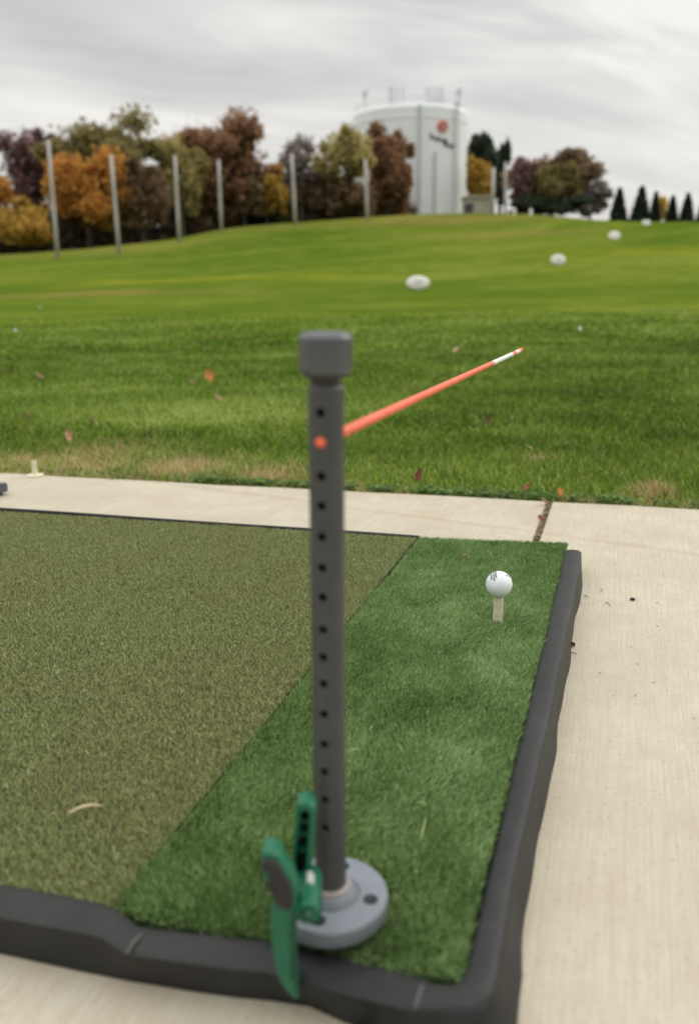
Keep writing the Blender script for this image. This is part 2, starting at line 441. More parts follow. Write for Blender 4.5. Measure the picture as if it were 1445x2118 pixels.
# ------------------------------------------------------------------ fibres
def blades(pos, h, wd, lean, yaw, curl=.35):
    n = len(pos); pos = np.asarray(pos)
    wx, wy = np.cos(yaw)*wd/2, np.sin(yaw)*wd/2
    W = np.stack([wx, wy, np.zeros(n)], -1)
    Lh = np.zeros((n, 3)); Lh[:, :2] = lean
    Zh = np.zeros((n, 3)); Zh[:, 2] = h
    mid = pos + Lh*curl + Zh*.6
    tip = pos + Lh + Zh
    V = np.stack([pos-W, pos+W, mid+W*.8, mid-W*.8, tip], 1).reshape(-1, 3)
    b = np.arange(n)*5
    q = np.stack([b, b+1, b+2, b+3, b+3, b+2, b+4], -1).ravel()
    lt = np.tile([4, 3], n)
    return V, q, lt
def fbm(x, y, s, seed=0):
    rs = np.random.default_rng(seed); out = 0
    for k in range(7):
        a = rs.uniform(0, 2*math.pi); f = s*1.45**k; ph = rs.uniform(0, 6.28, 2)
        out = out + np.sin((x*math.cos(a)+y*math.sin(a))*f+ph[0] + 1.3*np.sin((x*math.sin(a)-y*math.cos(a))*f*.7+ph[1]))/(1.25**k)
    return out/3.

# ---- artificial turf: green tee strip
S_fr, S_ff = at(950, 2003, ZM), at(1172, 1117, ZM)
S_lf, S_ln = at(868, 1106, ZM), at(228, 1862, ZM)
def quad_pts(A, B, C, D, n):   # A near-right, B far-right, C far-left, D near-left
    s = rng.random(n)[:, None]; t = rng.random(n)[:, None]
    return (A*(1-s)*(1-t)+B*s*(1-t)+C*s*t+D*(1-s)*t), s[:, 0], t[:, 0]
ZB = .036
strip = empty('tee_turf_strip', tuple(uv(0, -.15, ZB)))
tag(strip, 'bright green long-pile turf strip holding the teed golf ball', 'turf mat')
def sheet(name, A, B, C, D, z0, z1, mat, parent, grow=.0):
    A, B, C, D = [np.array([*p[:2]]) for p in (A, B, C, D)]
    ring = [A, B, C, D]
    V = [(p[0], p[1], z0) for p in ring]+[(p[0], p[1], z1) for p in ring]
    me = me_py(name, V, [(3, 2, 1, 0), (4, 5, 6, 7)]+[(i, (i+1) % 4, 4+(i+1) % 4, 4+i) for i in range(4)])
    return link(name, me, mat, parent)
bk = NT('turf_backing'); bk.col(bk.ramp(bk.noise(bk.coord(), 400, 3), [(.3, (.02, .04, .010)), (.7, (.05, .09, .03))])).set(Roughness=.9)
bk2 = NT('brown_turf_backing'); bk2.col(bk2.ramp(bk2.noise(bk2.coord(), 400, 3), [(.3, (.03, .035, .012)), (.7, (.06, .065, .025))])).set(Roughness=.9)
sheet('backing', S_fr, S_ff, S_lf, S_ln, ZB-.008, ZB, bk.m, strip)
n = 230000
P, s, t = quad_pts(S_fr, S_ff, S_lf, S_ln, n)
P[:, 2] = ZB
h = rng.uniform(.009, .0135, n)*(1+.10*fbm(P[:, 0], P[:, 1], 60, 5))
f = fbm(P[:, 0], P[:, 1], 9, 3)
ang = rng.uniform(0, 2*math.pi, n)
lean = np.stack([np.cos(ang), np.sin(ang)], -1)*rng.uniform(.002, .0075, n)[:, None] + np.stack([.0015+.004*fbm(P[:, 0], P[:, 1], 20, 8), -.002+.004*fbm(P[:, 0], P[:, 1], 22, 9)], -1)
# frayed near edge: strands splay outward
edge = np.clip(1-s/.02, 0, 1); lean[:, 1] -= edge*rng.uniform(0, .012, n); h *= 1-.4*edge*rng.random(n)
# worn bare plug and the hole round the tee
TEE = np.array([.2415, 1.294])
dd = np.hypot(P[:, 0]-TEE[0], P[:, 1]-TEE[1]); hole = at(1085, 1153, ZM); d2 = np.hypot(P[:, 0]-hole[0], P[:, 1]-hole[1])
keep = (dd > .0088) & (d2 > .007)
tint = np.clip(rng.normal(.48, .23, n)+.13*f+.07*fbm(P[:, 0], P[:, 1], 45, 19), 0, 1)
V, q, lt = blades(P[keep], h[keep], rng.uniform(.0008, .0013, keep.sum()), lean[keep], rng.uniform(0, math.pi, keep.sum()))
gm = blade_mat('green_turf_fibre', [(0, (.050, .10, .018)), (.35, (.165, .285, .08)), (.65, (.325, .475, .18)), (1, (.62, .74, .44))], .25)
link('pile', me_np('pile', V, q, lt, {'tint': np.repeat(tint[keep], 5)}), gm, strip)

# ---- olive-brown hitting mat
BW = 1.10
mat_fl = uv(to_uv(S_lf)[0]+.012, to_uv(S_lf)[1]-.012); mat_nl = uv(to_uv(S_ln)[0]+.0, to_uv(S_ln)[1]-.004)
B_lf = at(0, 1053, ZM); dvv = (B_lf-at(860, 1107.5, ZM)); dvv /= np.linalg.norm(dvv)
B_fr2 = at(860, 1107.5, ZM); B_far_left = B_fr2 + dvv*1.16
dn = at(0, 1832, ZM)-at(228, 1868, ZM); dn /= np.linalg.norm(dn)
B_nr = at(226, 1868, ZM); B_near_left = B_nr + dn*1.16
brown = empty('hitting_mat', tuple((B_nr+B_far_left)/2*np.array([1, 1, 0])+np.array([0, 0, ZB])))
tag(brown, 'olive brown short-pile hitting mat left of the green strip', 'golf mat')
sheet('backing', B_nr, B_fr2, B_far_left, B_near_left, ZB-.008, ZB+.0065, bk2.m, brown)
n = 520000
P, s, t = quad_pts(B_nr, B_fr2, B_far_left, B_near_left, n)
P[:, 2] = ZB+.0065
h = rng.uniform(.0025, .0062, n)
ang = rng.uniform(0, 2*math.pi, n)
lean = np.stack([np.cos(ang), np.sin(ang)], -1)*rng.uniform(.002, .0055, n)[:, None]
f = fbm(P[:, 0], P[:, 1], 6, 13); fine = fbm(P[:, 0], P[:, 1], 160, 14)
h *= 1+.18*fine
tint = np.clip(rng.normal(.5, .21, n)+.04*fine, 0, 1)
dryb = np.clip(.45+.28*f+.12*(1-2*np.abs(s-.45)), 0, 1)
V, q, lt = blades(P, h, rng.uniform(.0008, .0013, n), lean, rng.uniform(0, math.pi, n), .55)
bmm = blade_mat('brown_turf_fibre', [(0, (.14, .18, .055)), (.45, (.245, .30, .100)), (.75, (.34, .40, .17)), (1, (.54, .60, .33))], .15,
                [(0, (.15, .155, .055)), (.45, (.280, .275, .105)), (.75, (.37, .37, .17)), (1, (.54, .54, .32))])
link('pile', me_np('pile', V, q, lt, {'tint': np.repeat(tint, 5), 'dry': np.repeat(dryb, 5)}), bmm, brown)

# ------------------------------------------------------------------ rubber tray
m = NT('tray_rubber'); v = m.coord(); vs = m.coord((1, .15, 1), (0, 0, TH))
c = m.ramp(m.noise(v, 14, 5, .65), [(.3, (.006, .0065, .007)), (.6, (.013, .014, .0145)), (.85, (.034, .034, .033))])
c = m.mix(m.math('MULTIPLY', m.ramp(m.noise(m.coord((1, 1, 1)), 130, 3, .7), [(.6, (0, 0, 0)), (.75, (1, 1, 1))]), .18), c, (.13, .125, .115, 1))
c = m.mix(m.math('MULTIPLY', m.ramp(m.noise(v, 5, 3), [(.5, (0, 0, 0)), (.7, (1, 1, 1))]), .25), c, (.035, .030, .024, 1))
m.col(c).set(Roughness=.55, Specular_IOR_Level=.42).bump(m.math('ADD', m.noise(vs, 90, 4, .6), m.noise(v, 500, 2)), .35, .0012)
TRAY = m.m
tray = empty('rubber_tray', tuple(uv(.6, -.6, 0)))
tag(tray, 'black moulded rubber tray with wavy rim under the turf mats', 'mat tray')
def rimmesh(stations, name, closed_ends=True):
    """stations: list of lists of 3-D points of equal length (cross-sections)"""
    V = []; Fc = []
    n = len(stations[0])
    for s_ in stations: V += [tuple(p) for p in s_]
    for i in range(len(stations)-1):
        for k in range(n-1): Fc.append((i*n+k, (i+1)*n+k, (i+1)*n+k+1, i*n+k+1))
    if closed_ends:
        Fc.append(tuple(range(n))); Fc.append(tuple(range((len(stations)-1)*n, len(stations)*n))[::-1])
    me = me_py(name, V, Fc)
    bm = bmesh.new(); bm.from_mesh(me); bmesh.ops.recalc_face_normals(bm, faces=bm.faces)
    bm.to_mesh(me); bm.free(); autosmooth(me, 50); return me
def rim_section(pi, pt, pb, zt):
    """inner top, outer top, outer bottom plan points"""
    pi, pt, pb = [np.array(p[:2]) for p in (pi, pt, pb)]
    d = pt-pi; pts = []
    A = lambda p, z: np.array([p[0], p[1], z])
    pts.append(A(pi-d*.02, ZB-.032)); pts.append(A(pi, zt-.010)); pts.append(A(pi+d*.06, zt-.003)); pts.append(A(pi+d*.22, zt))
    pts.append(A(pi+d*.55, zt+.0012)); pts.append(A(pi+d*.84, zt)); pts.append(A(pt, zt-.0035)); pts.append(A(pt+(pb-pt)*.10, zt-.010))
    pts.append(A(pt+(pb-pt)*.45, zt*.45)); pts.append(A(pt+(pb-pt)*.85, .008)); pts.append(A(pb, .001))
    return pts
def mitre(px_in, px_top, px_bot, zt):
    return rim_section(at(*px_in, zt-.008), at(*px_top, zt-.002), at(*px_bot, 0), zt)
# right-hand rim, from the far end to the near corner (plan offsets across the rim, metres)
right = []
outer = [(1.166, .040, 0), (1.10, .043, .000), (1.05, .0455, 0), (.98, .044, 0), (.90, .0400, 0), (.80, .0405, 0), (.72, .0435, 0), (.62, .041, 0), (.52, .039, 0), (.43, .0425, 0), (.34, .040, 0), (.26, .037, 0), (.20, .0375, 0), (.14, .036, 0), (.10, .0375, 0), (.06, .042, 0)]
us = np.linspace(1.163, .035, 46)
for i, u in enumerate(us):
    ob = float(np.interp(-u, [-o[0] for o in outer], [o[1] for o in outer])) + .0022 + .0005*math.sin(u*47)
    ot = float(np.interp(u, [.1, .5, 1.1], [.0275, .0352, .0390]))+.0005*math.sin(u*31)
    if u < .12: ot += (.12-u)*.02
    zt = .0475+.0012*math.sin(u*23+1)
    vi = .0035
    right.append(rim_section(uv(u, vi), uv(u, ot), uv(u, ob), zt))
# rounded-over far end
e0 = right[0]; e1 = []
cen = uv(us[0]+.012, .017)
for p in e0: e1.append(np.array([p[0]*.75+cen[0]*.25+UV_U[0]*.008, p[1]*.75+cen[1]*.25+UV_U[1]*.008, p[2]*(.86 if p[2] > .02 else 1)]))
right.insert(0, e1)
# corner
def corner_sec(ui, vi, ut, vt, ub, vb, zt): return rim_section(uv(ui, vi), uv(ut, vt), uv(ub, vb), zt)
right += [corner_sec(.012, .003, .010, .030, .008, .046, .0475), corner_sec(-.004, .000, -.012, .029, -.022, .045, .0475), corner_sec(-.010, -.006, -.030, .018, -.052, .030, .047),
          corner_sec(-.012, -.018, -.036, -.006, -.062, .000, .0465)]
# front rim, right to left, measured stations
fr = [((871, 2030), (858, 2092), (860, 2172), .045), ((790, 2008), (785, 2072), (790, 2146), .045), ((700, 1982), (700, 2050), (712, 2117), .0445), ((620, 1963), (620, 2027), (640, 2084), .044),
      ((550, 1950), (550, 2008), (560, 2072), .043), ((480, 1944), (480, 2002), (484, 2065), .043), ((400, 1936), (400, 1991), (400, 2053), .043), ((330, 1928), (318, 1980), (310, 2038), .043),
      ((290, 1922), (262, 1972), (255, 2029), .0435), ((262, 1900), (238, 1955), (232, 2024), .046), ((235, 1882), (212, 1938), (208, 2019), .0475), ((200, 1872), (185, 1930), (180, 2014), .048),
      ((100, 1850), (98, 1914), (95, 1995), .048), ((0, 1834), (0, 1896), (0, 1974), .048)]
for a_, b_, c_, z_ in fr: right.append(mitre(a_, b_, c_, z_))
last = right[-1]
dl = np.array([*(dn[:2]), 0])
for k in (.2, .4, .62, .84):
    right.append([p + dl*k for p in last])
link('rim', rimmesh(right, 'rim'), TRAY, tray)
# pale scuffed mould seams
sm_ = NT('scuffed_seam'); sm_.col((.085, .085, .082, 1)).set(Roughness=.8).bump(sm_.noise(sm_.coord(), 300), .3, .001)
for (xa, ya, xb, yb, wd) in [(293, 1930, 262, 1968, .0032), (873, 2036, 858, 2082, .0032)]:
    a_, b_ = at(xa, ya, .0462), at(xb, yb, .0462)
    bm = bmesh.new(); tube(bm, [a_-[0, 0, .001], (a_+b_)/2, b_-[0, 0, .002]], [wd*.4, wd*.5, wd*.4], 8)
    link('mould_seam', bm_me('seam', bm), sm_.m, tray)
# tray floor and far lip
fl = [S_fr+[.002, -.004, 0], S_ff+[.002, -.03, 0], B_far_left, B_near_left]
sheet('floor', uv(.0, .004), uv(1.15, .004), B_far_left+[0, .008, 0], B_near_left, .003, ZB-.009, TRAY, tray)
A_, B_ = at(866, 1107, .046), at(0, 1050.5, .046); dd_ = (B_-A_); ln = np.linalg.norm(dd_); dd_ /= ln
nn = np.array([-dd_[1], dd_[0], 0]); nn = nn if nn[1] > 0 else -nn
secs = []
for k in np.linspace(0, 1.18, 12):
    p = A_ + dd_*k; p[2] = 0
    zt = .0443 + .0005*math.sin(k*9) + .0022*(k/1.2)
    secs.append([p+nn*-.004+[0, 0, .004], p+nn*-.003+[0, 0, zt-.001], p+nn*-.002+[0, 0, zt], p+nn*.004+[0, 0, zt], p+nn*.006+[0, 0, zt-.004], p+nn*.010+[0, 0, .001]])
link('far_lip', rimmesh(secs, 'far_lip'), TRAY, tray)

# ------------------------------------------------------------------ grey slab of the neighbouring bay
m2 = NT('slate_rubber'); m2.col(m2.ramp(m2.noise(m2.coord(), 30, 4, .6), [(.3, (.06, .066, .072)), (.7, (.085, .092, .10))])).set(Roughness=.6).bump(m2.noise(m2.coord(), 300), .2, .001)
pc = at(19.5, 1021.5, 0); uc, vc = to_uv(pc); hb = float(aty(19, 998, pc[1])[2])
blk = empty('mat_border', tuple(uv(uc-.5, vc-.1, 0))); tag(blk, 'slate grey rubber mat border at the left edge of the concrete', 'mat border')
bm = bmesh.new(); cc = uv(uc-.65, vc-.25, (hb+.008)/2); box_bm(bm, cc, (.5, 1.3, hb-.008), -TH, .003); link('top_slab', bm_me('top_slab', bm), m2.m, blk)
bm = bmesh.new(); cc = uv(uc-.657, vc-.257, .005); box_bm(bm, cc, (.49, 1.29, .0095), -TH, 0); link('foot', bm_me('foot', bm), TRAY, blk)

# ------------------------------------------------------------------ pipe stand
FC = at(684, 1846, .0675)            # flange top centre
FCx, FCy = float(FC[0]), float(FC[1])
ptop = aty(673.5, 795, FCy)
pcap = aty(672.5, 686, FCy)
BZ = .0530
stand = empty('pipe_stand', (FCx, FCy, BZ))
tag(stand, 'grey plastic pipe with a row of holes on a round flange base', 'pipe stand')
prof = [(0, 0), (.0485, 0), (.049, .0012), (.049, .0135), (.0478, .0150), (.0255, .0150), (.0240, .0135), (.0225, .0135), (.0205, .0200), (.0190, .0215), (0, .0215)]
fme = lathe(prof, 96, (FCx, FCy, BZ), name='flange')
cut = []
for k in range(4):
    a = R_(-16+90*k); cut.append(lathe([(0, -.01), (.0066, -.01), (.0066, .03), (0, .03)], 24, (FCx+.0352*math.cos(a), FCy+.0352*math.sin(a), BZ)))
fme = boolean(fme, cut); autosmooth(fme, 30); link('flange', fme, MAT['flange'], stand)
for k in range(4):
    a = R_(-16+90*k)
    me = lathe([(0, .0005), (.0064, .0005)], 20, (FCx+.0352*math.cos(a), FCy+.0352*math.sin(a), BZ)); link('hole_floor', me, TRAY, stand)
me = lathe([(.0134, .0205), (.0180, .0212), (.0172, .0245), (.0150, .0262), (.0134, .0262)], 48, (FCx, FCy, BZ), name='collar'); autosmooth(me); link('collar', me, MAT['glue'], stand)
base = Vector((FCx, FCy, BZ+.018)); top = Vector((float(ptop[0]), FCy, float(ptop[2])))
ax = (top-base).normalized(); Lp = (top-base).length
RO, RI = .01335, .0098
pme = lathe([(RI, 0), (RO, 0), (RO, Lp-.003), (RO-.0018, Lp), (RI, Lp)], 64, base, ax, close=True, name='pipe')
# rod direction = hole direction
rod0 = aty(659, 917, FCy-.0155); tipd = ray(1077, 724); rod1 = CAM + tipd*(1.86)
hd = Vector(rod1-rod0); hd.z = 0; hd.normalize()
cut = []; holes = [854, 917, 986, 1047, 1111, 1175, 1236, 1303, 1360, 1415, 1478, 1540, 1597, 1655, 1713]
hz_ = []
for y in holes:
    z = float(aty(664, y, FCy-.0125)[2]); 
    if y == 917: z = float(rod0[2])
    hz_.append(z); tt = (z-base.z)/ax.z; pc_ = base+ax*tt
    r = .0036 if y != 917 else .0043
    cut.append(lathe([(0, -.03), (r, -.03), (r, .03), (0, .03)], 20, pc_, Vector(rod1-rod0) if y == 917 else hd))
pme = boolean(pme, cut); autosmooth(pme, 25)
link('pipe', pme, MAT['pipe'], stand)
# threaded neck and screwed cap
neck = base+ax*Lp
nme = lathe([(RI, -.002), (.0112, -.002), (.0112, .005), (.0135, .0052), (.0175, .0075)], 64, neck, ax, name='n'); link('neck', nme, MAT['pipe'], stand, True)
ch = float(pcap[2])-neck.z
cprof = [(0, ch), (.0120, ch), (.0125, ch-.0003), (.0165, ch-.0007), (.0189, ch-.0026), (.0198, ch-.0040), (.0197, .0125), (.0192, .0102), (.0168, .0072), (.0115, .0066), (0, .0066)]
cme = lathe(cprof, 64, neck, ax, name='cap')
bm = bmesh.new(); bm.from_mesh(cme)   # faint flats round the cap
for v in bm.verts:
    dx, dy = v.co.x-neck.x, v.co.y-neck.y; r = math.hypot(dx, dy)
    if r > .017:
        a = math.atan2(dy, dx); k = 1-.018*abs(math.sin(a*4))
        v.co.x = neck.x+dx*k; v.co.y = neck.y+dy*k
bm.to_mesh(cme); bm.free(); autosmooth(cme, 30); link('cap', cme, MAT['cap'], stand)

# ------------------------------------------------------------------ alignment rod
def solid(name, c, rough=.45, spec=.5, nz=.12):
    m = NT(name); m.col(m.ramp(m.noise(m.coord(), 40, 3), [(.3, tuple(x*(1-nz) for x in c[:3])), (.7, tuple(min(1, x*(1+nz)) for x in c[:3]))])).set(Roughness=rough, Specular_IOR_Level=spec); return m.m
ORG = solid('fluorescent_orange', (.86, .15, .065)); WHT = solid('white_tape', (.75, .75, .72)); RED = solid('orange_tip', (.80, .11, .02))
rod = empty('alignment_rod', tuple(rod0)); tag(rod, 'orange golf alignment stick with white end band pushed through the pipe', 'alignment stick')
d = Vector(rod1-rod0); Lr = d.length; dh = d.normalized(); r0 = Vector(rod0)
def cyl(name, t0, t1, r, mat, rnd=0.):
    prof = [(0, t0), (r-rnd, t0), (r, t0+rnd), (r, t1-rnd), (r-rnd, t1), (0, t1)]
    me = lathe(prof, 24, r0, dh, name=name); autosmooth(me, 40); return link(name, me, mat, rod)
# band limits found from where they sit along the stick in the photograph
def t_at(px):
    lo, hi = 0, 1.
    for _ in range(40):
        mid = (lo+hi)/2; Pm = np.array(rod0)+(np.array(rod1)-np.array(rod0))*mid - CAM
        x = PW/2+FPX*(Pm@Rt)/(Pm@F_)
        if x < px: lo = mid
        else: hi = mid
    return lo*Lr
t1, t2, t3, t4 = t_at(1017), t_at(1058), t_at(1064), t_at(1072)
cyl('shaft', .0025, t1, .0040, ORG, .0012)
cyl('white_band', t1, t2, .00405, WHT); cyl('orange_band', t2, t3, .0041, RED); cyl('white_band', t3, t4, .00405, WHT); cyl('tip', t4, Lr+.004, .0048, RED, .002)
# a few worn white marks beside the band
for k, px_ in enumerate((968, 975, 984, 992, 1001)):
    tt = t_at(px_); p = r0+dh*tt+Vector((-.001, -.0030, .0026))*1.0
    bm = bmesh.new(); bmesh.ops.create_icosphere(bm, subdivisions=2, radius=.0014)
    for v in bm.verts: v.co = p+Vector((v.co.x*1.0, v.co.y*3, v.co.z*.6))
    link('worn_print', bm_me('w', bm), WHT, rod)

# ------------------------------------------------------------------ clamp
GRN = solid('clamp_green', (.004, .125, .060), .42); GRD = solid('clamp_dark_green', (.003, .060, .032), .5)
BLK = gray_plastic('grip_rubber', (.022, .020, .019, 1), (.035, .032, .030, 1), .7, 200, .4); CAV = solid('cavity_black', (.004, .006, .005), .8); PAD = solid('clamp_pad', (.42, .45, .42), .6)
def zc_(pts, Y, ox=520, oy=1640, s=4.813):
    out = []
    for x, y in pts:
        P = aty(ox+x/s, oy+y/s, Y); out.append((float(P[0]), float(P[2])))
    return out
clamp = empty('hand_clamp', (float(FC[0])-.045, .57, .05)); tag(clamp, 'green plastic hand clamp with black grip biting the flange edge', 'clamp')
Yu, Yt = .585, .545
up_out = [(460, 125), (500, 106), (570, 108), (625, 145), (645, 190), (635, 330), (615, 600), (600, 800), (570, 900), (525, 1000), (470, 1010), (430, 920), (402, 790), (410, 600), (430, 330), (442, 180)]
up_in = [(490, 190), (520, 172), (560, 180), (580, 210), (570, 400), (552, 640), (535, 850), (505, 960), (470, 960), (440, 850), (432, 700), (450, 500), (475, 300)]
me = prism(zc_(up_out, Yu), Yu, Yu+.018, 'h', .0016)
cutm = prism(zc_(up_in, Yu), Yu-.004, Yu+.013, 'c')
hme = boolean(me, [cutm]); autosmooth(hme, 35)
hd_ = link('upper_handle', hme, GRN, clamp)
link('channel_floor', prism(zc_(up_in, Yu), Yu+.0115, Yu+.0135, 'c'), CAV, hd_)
for ry in (300, 430, 590):
    link('rib', prism(zc_([(455, ry), (585, ry+8), (583, ry+38), (452, ry+32)], Yu), Yu+.004, Yu+.0115, 'r'), GRD, hd_)
lo = [(98, 660), (110, 610), (160, 594), (240, 612), (292, 655), (318, 730), (370, 810), (415, 880), (445, 960), (452, 1100), (448, 1300), (440, 1500), (440, 1700), (452, 1880), (472, 2055), (425, 2062),
      (350, 1990), (280, 1880), (230, 1720), (205, 1540), (192, 1340), (196, 1180), (214, 1060), (170, 960), (110, 870), (84, 760)]
me = prism(zc_(lo, Yt), Yt, Yt+.020, 'l', .0028, 3); autosmooth(me, 40)
low = link('lower_handle', me, GRN, clamp)
gr = [(92, 740), (100, 695), (150, 680), (230, 695), (290, 745), (330, 830), (392, 930), (412, 1040), (408, 1130), (370, 1178), (300, 1165), (245, 1130), (205, 1030), (150, 955), (105, 865)]
me = prism(zc_(gr, Yt-.0035), Yt-.0035, Yt+.0215, 'g', .002, 3); autosmooth(me, 40); link('grip', me, BLK, low)
me = prism(zc_([(118, 800), (160, 800), (172, 880), (138, 890)], Yt-.0045), Yt-.0045, Yt-.003, 'd', .0004); link('grip_inlay', me, GRN, low)
# shadow side of the tail painted in as a dark green strip, with notches
shade_strip = [(398, 1180), (452, 1180), (446, 1500), (446, 1700), (458, 1890), (466, 2030), (430, 1900), (408, 1700), (396, 1500)]
me = prism(zc_(shade_strip, Yt-.0015), Yt-.0015, Yt+.001, 'wb', .0004); link('tail_shade_strip', me, GRD, low)
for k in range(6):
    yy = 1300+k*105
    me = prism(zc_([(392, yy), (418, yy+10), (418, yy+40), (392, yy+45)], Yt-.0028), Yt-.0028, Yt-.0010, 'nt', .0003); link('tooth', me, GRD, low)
# pivot and jaws
pv = aty(520+560/4.813, 1640+1090/4.813, .56)
me = lathe([(0, -.018), (.0085, -.018), (.0098, -.0165), (.0098, .022), (.0085, .024), (0, .024)], 32, (float(pv[0]), .565, float(pv[2])), (0, 1, 0)); autosmooth(me); pivot = link('pivot', me, GRN, clamp)
me = lathe([(0, -.0235), (.0040, -.0235), (.0048, -.0215), (.0048, -.017)], 24, (float(pv[0]), .565, float(pv[2])), (0, 1, 0)); autosmooth(me); link('rivet', me, GRD, pivot)
jaw = [(430, 930), (520, 975), (610, 985), (690, 1010), (702, 1110), (694, 1235), (655, 1285), (590, 1290), (545, 1260), (530, 1180), (440, 1200)]
me = prism(zc_(jaw, .566), .562, .586, 'j', .0022, 3); autosmooth(me, 40); link('jaw', me, GRD, clamp)
jaw2 = [(560, 870), (640, 890), (690, 960), (700, 1020), (560, 1010), (470, 1010), (470, 950)]
me = prism(zc_(jaw2, .577), .574, .598, 'j', .002, 3); autosmooth(me, 40); link('upper_jaw', me, GRN, clamp)
pd = [(548, 862), (580, 850), (655, 925), (672, 975), (630, 985), (560, 905)]
me = prism(zc_(pd, .572), .569, .582, 'p', .001); link('pad', me, PAD, clamp)

# ------------------------------------------------------------------ golf ball and tees
BC = np.array([.2403, 1.2941, .1066]); BR = .02134
bm = bmesh.new(); bmesh.ops.create_icosphere(bm, subdivisions=7 if False else 6, radius=1)
# dimple centres: geodesic points
def geo(nf):
    b = bmesh.new(); bmesh.ops.create_icosphere(b, subdivisions=1, radius=1)
    b.verts.ensure_lookup_table(); pts = set()
    for f in b.faces:
        A, B, C = [v.co.copy() for v in f.verts]
        for i in range(nf+1):
            for j in range(nf+1-i):
                p = (A*(nf-i-j)+B*i+C*j).normalized(); pts.add(tuple(round(x, 5) for x in p))
    b.free(); return np.array(sorted(pts))
dm = geo(6)
q_ = Matrix.Rotation(R_(23), 3, 'X') @ Matrix.Rotation(R_(11), 3, 'Y')
dm = dm@np.array(q_).T
me = bpy.data.meshes.new('ball'); bm.to_mesh(me); bm.free()
co = np.zeros(len(me.vertices)*3, dtype=np.float32); me.vertices.foreach_get('co', co); co = co.reshape(-1, 3)
nd = np.full(len(co), 9.)
for i in range(0, len(co), 4000):
    dt = co[i:i+4000]@dm.T; nd[i:i+4000] = np.arccos(np.clip(dt.max(1), -1, 1))
rd = .088
dep = np.where(nd < rd, .036*(1-(nd/rd)**2), 0)
co = co*(1-dep)[:, None]*BR
me.vertices.foreach_set('co', co.astype(np.float32).ravel()); me.update()
BALLM = solid('ball_white', (.74, .79, .80), .28, .5, .015)
ball = link('golf_ball', me, BALLM, None, True); ball.location = tuple(BC)
tag(ball, 'white dimpled golf ball with three slanted black bars, on the rubber tee', 'golf ball')
INK = solid('black_ink', (.012, .012, .018), .5)
def surf_patch(pxpts, name):
    """ink mark lying on the ball, outlined where the photo shows it"""
    bm = bmesh.new(); vs = []
    C = Vector(BC); O = Vector(CAM)
    for x, y in pxpts:
        d = Vector(ray(x, y)).normalized(); oc = O-C; b_ = oc.dot(d); c_ = oc.dot(oc)-(BR*1.0025)**2
        disc = b_*b_-c_; t_ = -b_-math.sqrt(max(disc, 0)); p = O+d*t_-C
        vs.append(bm.verts.new(p))
    k = len(vs)//2
    for i in range(k-1): bm.faces.new((vs[i], vs[i+1], vs[2*k-2-i], vs[2*k-1-i]))
    m_ = bm_me(name, bm); o = link(name, m_, INK); o.parent = ball; o.location = (0, 0, 0); return o
def zb(x, y): return (960+x/9.633, 1140+y/9.633)
def bar(x0, y0, xm, ym, x1, y1, w_):
    L_ = []
    for k in range(9):
        t = k/8; x = (1-t)**2*x0+2*t*(1-t)*xm+t*t*x1; y = (1-t)**2*y0+2*t*(1-t)*ym+t*t*y1; L_.append((x, y))
    return [zb(x-w_/2, y) for x, y in L_]+[zb(x+w_/2, y) for x, y in L_[::-1]]
surf_patch(bar(530, 438, 522, 500, 544, 570, 27), 'printed_bar'); surf_patch(bar(580, 402, 570, 480, 596, 588, 28), 'printed_bar'); surf_patch(bar(622, 398, 612, 460, 634, 532, 26), 'printed_bar')
surf_patch([zb(815, 460), zb(850, 470), zb(880, 495), zb(905, 525), zb(895, 520), zb(868, 500), zb(842, 488), zb(818, 470)], 'printed_wedge')
tee_m = NT('tee_rubber'); tee_m.col(tee_m.ramp(tee_m.noise(tee_m.coord(), 90, 4, .6), [(.25, (.48, .42, .28)), (.6, (.68, .62, .47)), (.85, (.74, .70, .56))])).set(Roughness=.6)
tz = BC[2]-BR*.955
tee = link('rubber_tee', lathe([(.0060, tz-.004), (.0066, tz), (.0076, tz), (.0080, tz-.001), (.0079, tz-.020), (.0081, ZB+.004), (.0083, ZB), (.0, ZB)], 40, (BC[0], BC[1], 0), name='tee'), tee_m.m)
autosmooth(tee.data, 45); tag(tee, 'cream rubber tee holding up the white ball on the green strip', 'golf tee')
p2 = at(73.5, 984, 0)
t2m = NT('pale_tee_rubber'); t2m.col(t2m.ramp(t2m.noise(t2m.coord(), 60, 4, .6), [(.25, (.58, .54, .36)), (.6, (.72, .69, .50)), (.85, (.78, .76, .60))])).set(Roughness=.55)
pr = [(0, 0), (.026, 0), (.0272, .0012), (.0265, .0034), (.022, .0046), (.0098, .0052), (.0090, .0075), (.0086, .044), (.0092, .0462), (.0090, .0480), (.0072, .0482), (.0064, .040), (0, .040)]
tee2 = link('rubber_tee', lathe(pr, 40, (p2[0], p2[1], .0005)), t2m.m); autosmooth(tee2.data, 40)
tag(tee2, 'loose cream rubber tee standing on its round base on the concrete by the grass', 'golf tee')

